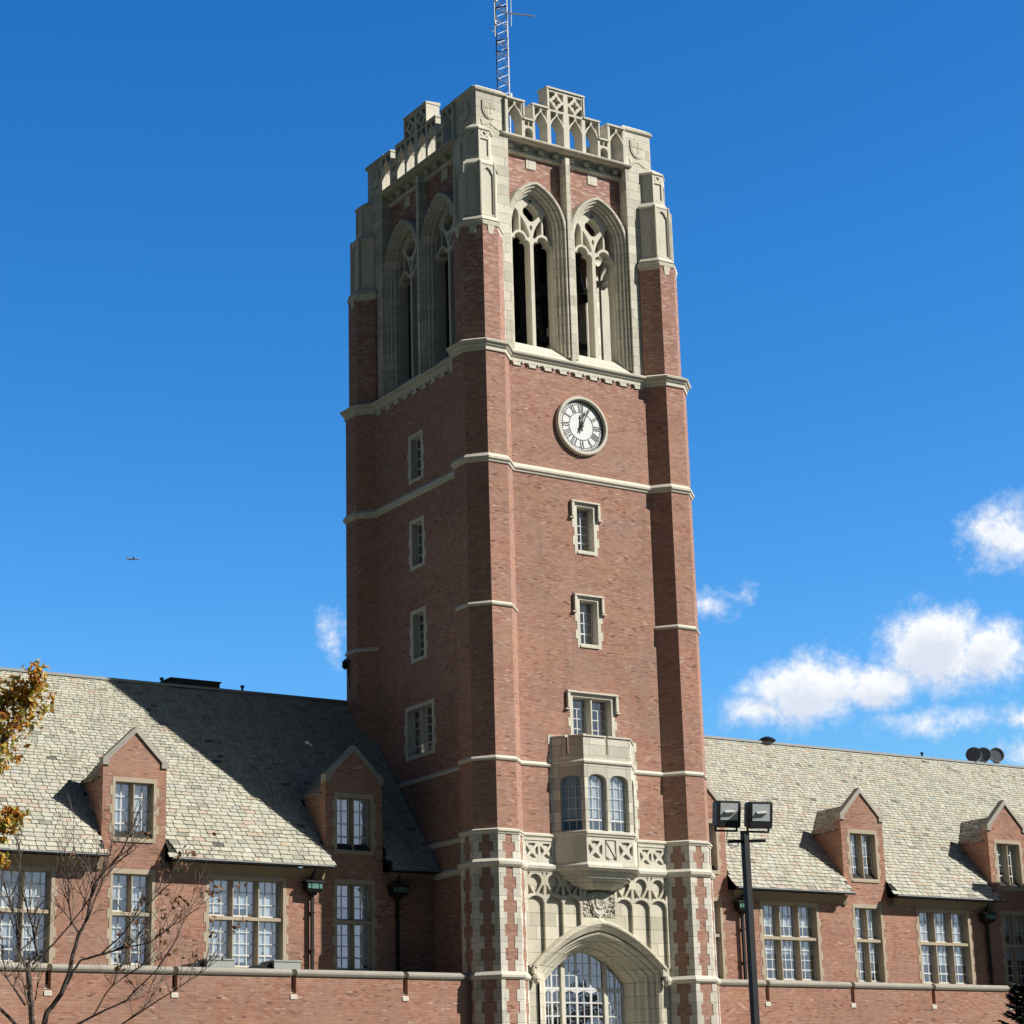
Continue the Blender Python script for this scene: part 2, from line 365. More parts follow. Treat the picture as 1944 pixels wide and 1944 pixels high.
for (cx, cy) in CORN:
    mb = MB()
    for z0, z1, t, a in STG: mb.prism(octo(t, a, cx, cy), z0, z1, top=True, bot=False)
    pier = mb.build('corner_pier', BRICK, tower)
    # limestone quoins on the lower stages
    for (z0, z1, t, a), cnt in (((-13.3, -5.50, .485, 1.165), 18), ((-5.32, -1.36, .470, 1.135), 9), ((-1.20, -.12, .458, 1.118), 3)):
        V = [Vector(p) for p in octo(t, a, cx, cy)]; h = (z1-z0)/cnt
        for i in range(8):
            p, d1, d2 = V[i], (V[i-1]-V[i]).normalized(), (V[(i+1) % 8]-V[i]).normalized()
            if max(abs(p.x), abs(p.y)) < WY-.05: continue
            n1 = Vector((-d1.y, d1.x)); n1 = n1 if n1.dot(p-Vector((cx, cy))) > 0 else -n1
            n2 = Vector((-d2.y, d2.x)); n2 = n2 if n2.dot(p-Vector((cx, cy))) > 0 else -n2
            e = .016; mt = (n1+n2)/(1+n1.dot(n2))*e; qb = MB()
            for k in range(cnt):
                l1 = (.31 if k % 2 == 0 else .19)+random.uniform(-.012, .012); l2 = l1+random.uniform(-.01, .01)
                pl = [p+d1*l1-n1*.05, p+d1*l1+n1*e, p+mt, p+d2*l2+n2*e, p+d2*l2-n2*.05]
                qb.prism([(q.x, q.y) for q in pl], z0+k*h, z0+(k+1)*h-.003)
            qb.build('quoin', QSTONE, pier)
    # string course that rings the pier only
    sb = MB(); sweep(sb, octo(.456, 1.106, cx, cy), [(0, 8.66), (.05, 8.68), (.075, 8.74), (0, 8.84)]); sb.build('string_course', TRIM, pier)
# string courses all round
def course(prof, t, a, mat=TRIM, name='string_course', gap=False):
    p = plan(t, a); mb = MB(); sweep(mb, p[6:]+p[:6] if gap else p, prof, not gap); return mb.build(name, mat, tower)
course([(0, 19.20), (.06, 19.22), (.06, 19.36), (.13, 19.42), (.13, 19.50), (.22, 19.53), (.24, 19.60), (.20, 19.62), (-.02, 19.74)], .448, 1.09)
course([(0, 14.50), (.05, 14.52), (.07, 14.60), (.12, 14.63), (.13, 14.71), (0, 14.87)], .455, 1.10)
course([(0, 2.60), (.05, 2.62), (.08, 2.68), (0, 2.79)], .457, 1.112)
course([(0, -.20), (.04, -.19), (.06, -.13), (.10, -.10), (.10, -.04), (0, .02)], .458, 1.118)
course([(0, -1.44), (.06, -1.42), (.12, -1.34), (.14, -1.24), (.02, -1.12)], .470, 1.135)
course([(0, -5.58), (.05, -5.56), (.10, -5.50), (.11, -5.42), (0, -5.28)], .485, 1.165, gap=True)
# wall panels between the piers, with their windows
FW = [(0.05, 11.60, 13.45, .82, 1), (0.05, 7.72, 9.52, .86, 1), (0.05, 3.45, 5.52, 1.86, 2)]
LWN = [(0.0, 15.35, 17.15, .82, 1), (0.0, 11.60, 13.42, .82, 1), (0.0, 7.70, 9.56, .86, 1), (0.0, 3.75, 5.62, 1.95, 2)]
for k in range(4):
    fr = side(k); wins = FW if k == 0 else (LWN if k == 3 else FW[:2])
    bot = GZ if k != 0 else -1.30
    loops = [rect(-3.75, 3.75, bot, 19.4)]+[hole(u, a, b, w) for u, a, b, w, l in wins]
    if k == 0: loops = [[(-3.75, -.09), (3.75, -.09), (3.75, 19.4), (-3.75, 19.4)]]+loops[1:]+[rect(-1.9, 1.9, .15, 2.4)]
    mb = MB(); mb.extr(loops, fr, WY-.5, WY); w_ = mb.build('wall', BRICK, tower)
    wf = (lambda f: (lambda u, v, d: f(u, v, WY+d)))(fr)
    for (u, a, b, w, l) in wins:
        window(tower, wf, u, a, b, w, l, cols=2, pane_h=.40, stone=TRIM, hood=(k == 0), depth=.40 if k == 0 else .33, mull=.16, blind=0.0, quoin=True, jamb=.15 if k == 0 else .19)
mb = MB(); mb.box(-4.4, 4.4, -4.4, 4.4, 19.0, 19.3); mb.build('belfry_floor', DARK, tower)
mb = MB(); mb.box(-4.05, 4.05, -4.05, 4.05, 28.75, 29.35); mb.build('tower_roof', FLATROOF, tower)

# ---- belfry
BD = 1.595; RO = 2.09; CO = .61; ZS = 25.70
def parch(s, zb=20.0, n=12):                  # pointed arch inset by s from the outer line, jambs included, about u = 0
    R = RO-s; a1 = math.degrees(math.acos(CO/R)); r = [(-CO+R*math.cos(math.radians(t)), ZS+R*math.sin(math.radians(t))) for t in [a1*i/n for i in range(n+1)]]
    right = [(R-CO, zb)]+r; left = [(-x, y) for x, y in right][::-1]
    return right+left[1:]
def moved(p, du, dv=0): return [(x+du, y+dv) for x, y in p]
def mirror(p): return [(-x, y) for x, y in p][::-1]
def trefoil_light(c=.57, zb=20.2, hw=.485):
    r = [(c+hw, zb), (c+hw, 24.86)]+arc(c+hw-.20, 24.98, .205, -10, 110, 6)
    r += arc(c, 25.17, .285, -5, 185, 12)+arc(c-hw+.20, 24.98, .205, 70, 190, 6)+[(c-hw, 24.86), (c-hw, zb)]
    return r
def tracery_holes():
    H = []
    bar = lambda R, th: (1.69-R*math.cos(math.radians(th)), 25.1+R*math.sin(math.radians(th)))
    main = lambda R, ph: (-CO+R*math.cos(math.radians(ph)), ZS+R*math.sin(math.radians(ph)))
    out = [(.61, 25.57), (.75, 25.53), (.87, 25.42), (.93, 25.32), (1.01, 25.32), (1.02, 25.6)]+[main(1.63, p) for p in (0, 8, 16, 24, 31)]+[(.66, 26.44), (.61, 26.28)]
    inn = [(.53, 25.57), (.53, 26.24)]+[bar(1.63, t) for t in (43, 36, 29, 22, 15, 8)]+[(.20, 25.30), (.30, 25.45), (.41, 25.54)]
    tri = [(0, 25.60), (.075, 25.78), (.03, 25.90), (-.03, 25.90), (-.075, 25.78)]
    ocl = [(r*math.cos(t), 26.46+r*math.sin(t)) for t in [2*math.pi*i/36 for i in range(36)] for r in [.33+.075*abs(math.cos(2*t))]]
    for p in (trefoil_light(), out, inn): H += [p, mirror(p)]
    top = [(0, 27.14), (-.10, 26.98), (0, 26.92), (.10, 26.98)]
    return H+[tri, ocl, top]
for k in range(4):
    fr = side(k)
    bf = MB(); js = MB()
    # broad stone strips, central fin and jamb backing
    for s_ in (-1, 1):
        bf.extr([rect(*sorted((s_*3.05, s_*3.95)), 19.62, 29.5)], fr, 4.0, 4.75, True)
    bf.extr([rect(-.105, .105, 19.62, 29.14)], fr, 3.6, 4.72, True)
    strip = bf.build('belfry_pier', STONE, tower)
    br = MB()
    cut = [(-3.1, 25.0), (-3.1, 28.7), (3.1, 28.7), (3.1, 25.0)]
    a_r = [p for p in moved(parch(.06, 25.0), BD)]; a_l = [p for p in moved(parch(.06, 25.0), -BD)]
    br.extr([[(-3.1, 25.0)]+a_l[::-1]+a_r[::-1]+[(3.1, 25.0), (3.1, 28.98), (-3.1, 28.98)]], fr, 3.62, 4.25, True)
    br.build('wall', BRICK, tower)
    for b in (-BD, BD):
        ab = MB()
        prof = [(-.07, 4.24), (-.05, 4.50), (.0, 4.66), (.10, 4.66), (.12, 4.58), (.20, 4.57), (.225, 4.47), (.30, 4.45), (.33, 4.33), (.40, 4.30), (.41, 4.14), (.41, 3.66)]
        rings = [[fr(x+b, y, d) for x, y in parch(s_ if s_ > 0 else s_, 20.0)] for s_, d in prof]
        ab.loft(rings, False)
        arch = ab.build('belfry_arch', DTRIM, tower)
        tb = MB()
        tb.extr([moved(parch(.41, 20.1), b)]+[moved(h, b) for h in tracery_holes()], fr, 3.70, 4.14, True)
        tb.build('tracery', TRIM, arch)
        sb = MB()                              # sloping sill
        sb.hexa([fr(b-1.5, 19.6, 4.98), fr(b+1.5, 19.6, 4.98), fr(b+1.5, 19.6, 3.6), fr(b-1.5, 19.6, 3.6), fr(b-1.5, 19.70, 4.86), fr(b+1.5, 19.70, 4.86), fr(b+1.5, 19.72, 3.6), fr(b-1.5, 19.72, 3.6)])
        sb.hexa([fr(b-1.5, 19.69, 4.80), fr(b+1.5, 19.69, 4.80), fr(b+1.5, 19.69, 3.6), fr(b-1.5, 19.69, 3.6), fr(b-1.5, 20.44, 4.15), fr(b+1.5, 20.44, 4.15), fr(b+1.5, 20.48, 3.6), fr(b-1.5, 20.48, 3.6)])
        sb.fbox(fr, b-1.47, b+1.47, 20.02, 20.10, 3.6, 4.50, .03)
        sb.build('sill', TRIM, arch)
        kb = MB(); kb.fbox(fr, b-.25, b+.25, 28.42, 28.92, 4.2, 4.285); kb.build('keystone_block', TRIM, arch)
    # cornice with bosses
    cb = MB()
    cp = [(4.50, 29.41), (4.74, 29.43), (4.88, 29.46), (4.89, 29.52), (4.86, 29.55), (4.62, 29.70), (4.0, 29.70)]
    rings = [[fr(-3.34, z, d), fr(3.34, z, d)] for d, z in cp]; cb.loft(rings, False)
    for e in (0, 1): cb.face([r[e] for r in rings]+[fr((-3.34, 3.34)[e], 29.40, 4.0)])
    cor = cb.build('cornice', DTRIM, tower)
    for s_ in (-1, 1):
        cb = MB(); rings = [[fr(*sorted((s_*.01, s_*3.06))[:1], z, d), fr(sorted((s_*.01, s_*3.06))[1], z, d)] for d, z in [(4.1, 28.90), (4.34, 28.92), (4.42, 28.96), (4.43, 29.04), (4.36, 29.09), (4.30, 29.12), (4.30, 29.34), (4.40, 29.40), (4.60, 29.42)]]
        cb.loft(rings, False); cb.build('moulding', DTRIM, cor)
    for i in range(8):
        u = (-2.7, -1.94, -1.18, -.42, .42, 1.18, 1.94, 2.7)[i]; ob = MB()
        ob.fbox(fr, u-.10, u+.10, 29.14, 29.33, 4.28, 4.50, .02); ob.fbox(fr, u-.05, u+.05, 29.19, 29.28, 4.495, 4.53)
        ob.build('boss', TRIM, cor)
    # corbel table below the belfry sill
    for i in range(9):
        kb = MB(); u = -3.05+i*.7625; kb.fbox(fr, u-.2, u+.2, 19.06, 19.22, WY-.02, WY+.05); kb.fbox(fr, u-.27, u-.2, 19.14, 19.24, WY-.02, WY+.11); kb.fbox(fr, u+.2, u+.27, 19.14, 19.24, WY-.02, WY+.11)
        kb.build('corbel', TRIM, tower)
    # pierced parapet, stepped up to the middle
    half = [(0, 29.4), (3.12, 29.4), (3.12, 31.25), (2.20, 31.25), (2.20, 30.46), (1.71, 30.46), (1.71, 31.25), (.94, 31.25), (.94, 32.25), (0, 32.25)]
    def both(h): return h[:-1]+[h[-1]]+[(-x, y) for x, y in h[1:-1]][::-1]
    outl = [(x, y) for x, y in half[1:-1]]; outl = outl+[(-x, y) for x, y in outl][::-1]
    bays = [(2.26, 3.04), (.95, 1.68), (.10, .86)]; thru = []; blind_ = []
    def ogee(a, b, zt=31.02, zb=29.45):
        c = (a+b)/2; h = (b-a)/2-.045
        r = [(c+h, zb), (c+h, 30.50), (c+h*.86, 30.58), (c+h*.80, 30.62), (c+h*.62, 30.74), (c+h*.28, 30.88), (c, zt)]
        return r+[(2*c-x, y) for x, y in r[:-1]][::-1]
    for a, b in bays:
        c = (a+b)/2; thru.append(ogee(a, b))
        sp = [(a+.045, 30.63), (c-.25, 30.80), (c-.10, 30.93), (c-.035, 31.06), (c-.035, 31.17), (a+.045, 31.17)]
        blind_ += [sp, [(2*c-x, y) for x, y in sp][::-1]]
    thru.append([(2.155, 29.45), (2.155, 29.86)]+arc(1.955, 29.88, .20, 0, 180, 10)+[(1.755, 29.86), (1.755, 29.45)])
    blind_ += [rect(1.755, 1.935, 30.17, 30.38), rect(1.975, 2.155, 30.17, 30.38)]
    for cx, cz in ((.48, 31.68),):             # quatrefoil panels of the raised centre
        hs, hz = .37, .42
        for sx in (-1, 1):
            for sz in (-1, 1):
                pts = [(cx+sx*hs, cz+sz*hz), (cx+sx*.05, cz+sz*hz), (cx+sx*.10, cz+sz*(hz-.14)), (cx+sx*.20, cz+sz*.20), (cx+sx*(hs-.12), cz+sz*.11), (cx+sx*hs, cz+sz*.05)]
                blind_.append(pts if sx*sz > 0 else pts[::-1])
        blind_.append([(cx+.03, cz+.30)][:0]+[(cx+r*math.cos(t), cz+r*math.sin(t)*1.12) for t in [2*math.pi*i/24 for i in range(24)] for r in [.11+.10*abs(math.cos(2*t))**2]])
    thru = thru+[mirror(p) for p in thru]; blind_ = blind_+[mirror(p) for p in blind_]
    pb = MB(); pb.extr([outl]+thru+blind_, fr, 4.52, 4.74); pb.extr([outl]+thru, fr, 4.12, 4.53, True)
    par = pb.build('parapet', TRIM, tower)
    cb = MB()
    for a, b, z in ((2.14, 3.09, 31.25), (1.68, 2.23, 30.46), (.91, 1.77, 31.25), (-1.0, 1.0, 32.25)):
        for s_ in ((1, -1) if a > 0 else (1,)):
            u0, u1 = sorted((s_*a, s_*b))
            cb.hexa([fr(u0, z-.03, 4.80), fr(u1, z-.03, 4.80), fr(u1, z-.03, 4.06), fr(u0, z-.03, 4.06), fr(u0, z+.05, 4.80), fr(u1, z+.05, 4.80), fr(u1, z+.12, 4.06), fr(u0, z+.12, 4.06)])
    for u, z0, z1 in ((.94, 31.36, 32.22), (1.71, 30.57, 31.22), (2.20, 30.57, 31.22)):
        for s_ in (1, -1): cb.fbox(fr, s_*u-.035, s_*u+.035, z0, z1, 4.10, 4.775)
    cb.build('coping', TRIM, par)
# corner blocks with the shield, and the octagonal pinnacles that climb to them
def shield(cx, z0, z1, hw): return [(cx-hw, z1), (cx-hw, z0+.46), (cx-hw*.86, z0+.28), (cx-hw*.5, z0+.10), (cx, z0), (cx+hw*.5, z0+.10), (cx+hw*.86, z0+.28), (cx+hw, z0+.46), (cx+hw, z1)][::-1]
for ci, (cx, cy) in enumerate(CORN):
    sx, sy = (1 if cx > 0 else -1), (1 if cy > 0 else -1)
    def blk(d): 
        a, b = 3.07-d, 4.62+d; ch = .10
        p = [(a, a), (b, a), (b, b-ch), (b-ch, b), (a, b)]
        q = [(sx*x, sy*y) for x, y in p]
        return q if sx*sy > 0 else q[::-1]
    mb = MB(); mb.prism(blk(0), 24.0, 31.32)
    cp = [[(x, y, z) for x, y in blk(o)] for o, z in ((0, 31.26), (.08, 31.31), (.09, 31.39), (.07, 31.43), (-.14, 31.60))]
    mb.loft(cp, True, (False, True))
    block = mb.build('corner_turret', STONE, tower)
    for k in range(4):
        fr = side(k)
        for s_ in (-1, 1):
            p = fr(s_*3.845, 30, 4.62)
            if (p[0] > 0) != (cx > 0) or (p[1] > 0) != (cy > 0): continue
            u = s_*3.845; eb = MB()
            eb.extr([shield(u, 30.02, 30.90, .39)], fr, 4.60, 4.665)
            eb.extr([shield(u, 30.08, 30.85, .345)], fr, 4.66, 4.675)
            eb.extr([[(u-.46, 29.98), (u-.40, 29.72), (u, 29.86), (u+.40, 29.66), (u+.47, 29.94), (u+.30, 30.04), (u+.2, 30.0), (u, 30.02), (u-.2, 30.0), (u-.30, 30.1)]], fr, 4.60, 4.645)
            em = eb.build('shield', STONE, block)
            xb = MB()
            for a, b, c, d in ((u-.018, u+.018, 30.30, 30.78), (u-.21, u+.21, 30.535, 30.571), (u-.05, u+.05, 30.76, 30.80), (u-.05, u+.05, 30.28, 30.32), (u-.23, u-.20, 30.505, 30.60), (u+.20, u+.23, 30.505, 30.60)):
                xb.fbox(fr, a, b, c, d, 4.67, 4.681)
            xb.build('cross', WSTONE, block)
    # pinnacle
    c = 4.485*1.0; px, py = sx*c, sy*c
    mb = MB()
    ring = lambda t, a, z: [(x, y, z) for x, y in octo(t, a, px, py)]
    mb.loft([ring(.372, .965, 24.60), ring(.378, .972, 24.72), ring(.40, 1.02, 24.76), ring(.41, 1.04, 24.88), ring(.385, .965, 24.92), ring(.385, .965, 24.99), ring(.40, 1.01, 25.0), ring(.352, .86, 25.22),
             ring(.32, .79, 25.24), ring(.32, .79, 27.52), ring(.355, .875, 27.54), ring(.35, .86, 27.62), ring(.27, .66, 27.86), ring(.245, .60, 27.88), ring(.245, .60, 29.18), ring(.285, .69, 29.22), ring(.28, .68, 29.30), ring(.10, .26, 29.62)], True, (False, True))
    pin = mb.build('pinnacle', TRIM, tower)
    fb = MB(); cbk = MB()
    for k in range(8):
        th = math.radians(45*k); N = Vector((math.cos(th), math.sin(th), 0)); U = Vector((-N.y, N.x, 0))
        if N.x*sx < -.1 or N.y*sy < -.1: continue
        f2 = frame((px, py, 0), U, N)
        w = .268                               # upper stage: blind light under a pierced quatrefoil
        qf = quatrefoil(0, 29.03, .105, 20, .5); co = []
        for a in (-1, 1):
            for b in (-1, 1): co.append([(a*.17, 29.03+b*.135), (a*.10, 29.03+b*.135), (a*.165, 29.03+b*.06)] if a*b > 0 else [(a*.165, 29.03+b*.06), (a*.10, 29.03+b*.135), (a*.17, 29.03+b*.135)])
        fb.extr([rect(-w, w, 27.88, 29.20), rect(-w+.075, w-.075, 28.02, 28.80), qf]+co, f2, .598, .648)
        w = .35
        lz = [(w-.085, 25.30), (w-.085, 27.05), (w-.10, 27.16), (w-.16, 27.20), (w-.19, 27.30), (0, 27.42)]
        fb.extr([rect(-w, w, 25.24, 27.53), lz+[(-x, y) for x, y in lz[:-1]][::-1]], f2, .788, .852)
        cbk.hexa([f2(-.10, 24.38, .99), f2(.10, 24.38, .99), f2(.10, 24.38, .95), f2(-.10, 24.38, .95), f2(-.17, 24.74, 1.02), f2(.17, 24.74, 1.02), f2(.17, 24.74, .95), f2(-.17, 24.74, .95)])
        for s_ in (-1, 1):                     # slim gabled shafts at the edges
            fb.fbox(f2, s_*w-.035, s_*w+.035, 25.24, 27.70, .80, .885, .06)
    fb.build('blind_tracery', TRIM, pin); cbk.build('corbel', TRIM, pin)
# bells and their timbers, put in to darken the interior behind the openings
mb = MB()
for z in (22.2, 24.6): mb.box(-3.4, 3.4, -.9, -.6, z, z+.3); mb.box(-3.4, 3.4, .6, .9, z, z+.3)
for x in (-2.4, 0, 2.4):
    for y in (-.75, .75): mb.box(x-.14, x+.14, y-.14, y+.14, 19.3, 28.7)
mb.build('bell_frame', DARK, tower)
mb = MB(); mb.box(-3.0, .9, -.55, 3.2, 19.3, 28.7); mb.box(-3.0, -2.5, -3.3, -.54, 19.3, 28.7); mb.build('sun_blocker', DARK, tower)  # unseen dark boxes added to stop sun shining through the belfry
bellp = [(.02, 1.0), (.16, .98), (.26, .90), (.30, .62), (.36, .34), (.46, .14), (.58, 0), (.54, 0)]
for x, y, z, s_ in ((1.9, -2.2, 23.9, 1.25), (2.3, 2.3, 24.0, 1.2), (2.4, -.2, 22.0, 1.0), (-1.8, -2.4, 22.6, 1.0)):
    mb = MB(); mb.loft([[(x+r*s_*math.cos(2*math.pi*i/20), y+r*s_*math.sin(2*math.pi*i/20), z+h*s_) for i in range(20)] for r, h in bellp], True, (True, False))
    mb.tube([(x, y, z+s_), (x, y, 28.7)], .05)
    mb.build('bell', BRONZE, tower, smooth=False)

# ---- clock
fr = side(0); CX, CZ = 0.02, 16.92
def ringpts(r, d, n=64): return [fr(CX+r*math.cos(2*math.pi*i/n), CZ+r*math.sin(2*math.pi*i/n), d) for i in range(n)]
mb = MB(); mb.loft([ringpts(1.27, WY-.02), ringpts(1.27, WY+.12), ringpts(1.24, WY+.17), ringpts(1.15, WY+.17), ringpts(1.12, WY+.14), ringpts(1.12, WY-.01)], True, (False, False))
clock = mb.build('clock', TRIM, tower)
mb = MB(); mb.face(ringpts(1.13, WY+.012)); mb.build('dial', DIAL, clock)
mb = MB(); DD = WY+.020
def annulus(r0, r1, d=DD):
    a, b = ringpts(r0, d), ringpts(r1, d)
    mb.loft([a, b], True, (False, False))
def stroke(r0, r1, ang, w, off0=0.0, off1=None, d=DD):  # radial bar; off = sideways shift at each end
    off1 = off0 if off1 is None else off1; a = math.radians(90-ang); c, s_ = math.cos(a), math.sin(a)
    P = lambda r, o: fr(CX+r*c+o*s_, CZ+r*s_-o*c, d)
    mb.face([P(r0, off0-w/2), P(r0, off0+w/2), P(r1, off1+w/2), P(r1, off1-w/2)])
annulus(1.045, 1.075); annulus(.93, .952); annulus(.585, .612); annulus(1.09, 1.125, DD-.002)
for i in range(60): stroke(.95, 1.05, i*6, .022 if i % 5 else .05)
NUM = ['XII', 'I', 'II', 'III', 'IIII', 'V', 'VI', 'VII', 'VIII', 'IX', 'X', 'XI']
for h, s in enumerate(NUM):
    wd = {'I': .075, 'V': .14, 'X': .14}; tot = sum(wd[c] for c in s); x = -tot/2
    for c in s:
        o = x+wd[c]/2; x += wd[c]; r0, r1 = .62, .925
        if c == 'I': stroke(r0, r1, h*30, .042, o)
        elif c == 'V': stroke(r0, r1, h*30, .045, o, o-.05); stroke(r0, r1, h*30, .022, o, o+.05)
        else: stroke(r0, r1, h*30, .045, o+.05, o-.05); stroke(r0, r1, h*30, .022, o-.05, o+.05)
mb.build('numeral_ring', INK, clock, recalc=False)
for nm, ang, ln, w, d in (('hour_hand', 3, .60, .075, .075), ('minute_hand', 23, .93, .055, .10)):
    mb = MB(); a = math.radians(90-ang); c, s_ = math.cos(a), math.sin(a); P = lambda r, o, dd: fr(CX+r*c+o*s_, CZ+r*s_-o*c, WY+dd)
    pts = [(-.24, -w*.35), (-.24, w*.35), (0, w*.5), (ln*.62, w*.45), (ln*.72, w*.95), (ln*.82, w*.4), (ln, 0), (ln*.82, -w*.4), (ln*.72, -w*.95), (ln*.62, -w*.45), (0, -w*.5)]
    mb.loft([[P(r, o, d) for r, o in pts], [P(r, o, d+.02) for r, o in pts]]); mb.build(nm, INK, clock)
mb = MB(); mb.loft([[fr(CX+.06*math.cos(2*math.pi*i/14), CZ+.06*math.sin(2*math.pi*i/14), WY+d) for i in range(14)] for d in (0, .14)]); mb.build('hub', INK, clock)

# ---- oriel window
OD = .97; OF, OWL = 1.12, 1.97
def oplan(s=0.0, e=0.0): return [(-OWL-s, -WY+.3), (-OWL-s, -WY-e*0), (-OF-s*.414, -WY-OD-s), (OF+s*.414, -WY-OD-s), (OWL+s, -WY), (OWL+s, -WY+.3)]
def oring(s, z, f=1.0):
    p = oplan(s); q = [(x*f, -WY+min(0, (y+WY))*f if y < -WY else y) for x, y in p]; return [(x, y, z) for x, y in q]
oriel = None
faces = []
pl = oplan()
for i in (1, 2, 3):
    a, b = Vector((*pl[i], 0)), Vector((*pl[i+1], 0)); U = (b-a).normalized(); N = Vector((U.y, -U.x, 0)); faces.append((frame(a, U, N), (b-a).length))
mb = MB()
def tudor(a, b, zb, zs, zt):
    c, h = (a+b)/2, (b-a)/2; r = [(b, zb), (b, zs-.05)]+[(c+h*math.cos(math.radians(t))**.8 if t < 89 else c, zs-.05+(zt-zs+.05)*math.sin(math.radians(t))) for t in (15, 30, 45, 60, 75)]+[(c, zt)]
    return r+[(2*c-x, y) for x, y in r[:-1]][::-1]
OL = []
for i, (f, L) in enumerate(faces):
    if i == 1: ho = [tudor(.16, L/2-.075, .10, 2.06, 2.30), tudor(L/2+.075, L-.16, .10, 2.06, 2.30)]
    else: ho = [tudor(.30 if i == 0 else .13, L-.13 if i == 0 else L-.30, .10, 2.02, 2.26)]
    OL.append(ho)
    sl = rect(L/2-.055, L/2+.055, 3.0, 3.95)
    top = [(0, -.02), (L, -.02), (L, 3.78), (L/2+.055, 3.78), (L/2+.055, 3.12), (L/2-.055, 3.02), (L/2-.055, 3.78), (0, 3.78)]
    mb.extr([top]+ho, f, -.26, 0, True)
oriel = mb.build('oriel', STONE, tower)
mb = MB()
for i in range(2):                             # jamb blocks bonding the bay to the wall, left and right
    s_ = (-1, 1)[i]
    for j in range(10):
        e = .10 if j % 2 else .03; x0, x1 = sorted((s_*(OWL-.12), s_*(OWL+.06+e))); mb.box(x0, x1, -WY-.02, -WY+.05, .05+j*.385, .05+(j+1)*.385-.006)
    mb.build('quoin', STONE, oriel); mb = MB()
mb = MB(); mb.loft([oring(0, 2.70), oring(.05, 2.72), oring(.07, 2.78), oring(0, 2.88)], False); mb.build('string_course', TRIM, oriel)
mb = MB()
for i, (f, L) in enumerate(faces):             # coping, broken by the drainage slot
    for a, b in ((-.03, L/2-.055), (L/2+.055, L+.03)): mb.hexa([f(a, 3.76, .05), f(b, 3.76, .05), f(b, 3.76, -.3), f(a, 3.76, -.3), f(a, 3.82, .05), f(b, 3.82, .05), f(b, 3.90, -.3), f(a, 3.90, -.3)])
mb.build('coping', TRIM, oriel)
mb = MB(); mb.mesh([(x, y, 2.9) for x, y in oplan(-.1)], [(0, 1, 2, 3, 4, 5)]); mb.mesh([(x, y, .02) for x, y in oplan(-.02)], [(0, 1, 2, 3, 4, 5)]); mb.build('lead_roof', LEAD, oriel)
for i, (f, L) in enumerate(faces):
    fb, gb, bb = MB(), MB(), MB()
    for ho in OL[i]:
        xs = [p[0] for p in ho]; a, b = min(xs), max(xs); zt = max(p[1] for p in ho); D = -.20
        for r in ((a, a+.04, .10, 2.1), (b-.04, b, .10, 2.1), (a, b, .10, .15), (a, b, .50, .57)): fb.fbox(f, *r, D-.02, D+.03)
        for kx in (1, 2): x = a+(b-a)*kx/3; fb.fbox(f, x-.012, x+.012, .15, zt-.03, D-.01, D+.02)
        for kz in range(1, 4): z = .54+kz*.43; fb.fbox(f, a+.04, b-.04, z-.013, z+.013, D-.01, D+.018)
        gb.face([f(a, .1, D), f(b, .1, D), f(b, zt, D), f(a, zt, D)])
        bb.face([f(a-.02, .62, D-.03), f(b+.02, .62, D-.03), f(b+.02, zt, D-.03), f(a-.02, zt, D-.03)])
    fo = fb.build('window_frame', WHITE, oriel); gb.build('pane', GLASS, oriel, recalc=False); bb.build('blind', BLIND, oriel, recalc=False)
mb = MB()                                      # base: sill string, carved apron, moulded corbel
mb.loft([oring(0, .10), oring(.09, .06), oring(.10, -.03), oring(.05, -.08), oring(.05, -.12), oring(0, -.16)], False); mb.build('sill', TRIM, oriel); mb = MB()
mb.loft([oring(0, -1.12), oring(.10, -1.22), oring(.13, -1.34), oring(.04, -1.42), oring(-.06, -1.44, .97), oring(-.04, -1.53, .93), oring(0, -1.56, .84), oring(0, -1.68, .82), oring(0, -1.76, .74), oring(0, -1.79, .66), oring(0, -1.86, .64), oring(0, -1.94, .56), oring(0, -2.0, .46), oring(0, -2.08, .32)], False)
mb.build('corbel', DTRIM, oriel)
def panel_holes(cx, cz, h):                    # X-shaped cusping with a little shield in the middle of a square
    H = []
    for k in range(4):
        a = math.radians(90*k); c, s_ = math.cos(a), math.sin(a)
        p = [(.16*h, -.10*h), (.45*h, -.62*h), (.80*h, -.80*h), (.86*h, -.40*h), (.66*h, 0), (.86*h, .40*h), (.80*h, .80*h), (.45*h, .62*h), (.16*h, .10*h)]
        p = [(.30*h, 0), (.62*h, -.42*h), (.88*h, -.56*h), (.90*h, 0), (.88*h, .56*h), (.62*h, .42*h)]
        H.append([(cx+x*c-y*s_, cz+x*s_+y*c) for x, y in p])
    return H
mb = MB(); cv = MB()
for i, (f, L) in enumerate(faces):
    ho = []
    if i == 1: ho = panel_holes(.40, -.63, .37)+panel_holes(L-.40, -.63, .37)+[rect(L/2-.27, L/2+.27, -1.02, -.24)]
    mb.extr([rect(0, L, -1.14, -.14)], f, -.3, -.09); cv.extr([rect(0, L, -1.14, -.14)]+ho, f, -.10, 0)
    if i == 1: cv.extr([[(L/2-.20, -.28), (L/2-.20, -.86), (L/2, -1.0), (L/2+.20, -.86), (L/2+.20, -.28)]], f, -.1, -.02); cv.extr([[(L/2-.2, -.30), (L/2-.12, -.30), (L/2+.2, -.78), (L/2+.2, -.9)]], f, -.03, .012)
mb.build('apron', TRIM, oriel); cv.build('carved_panel', TRIM, oriel)

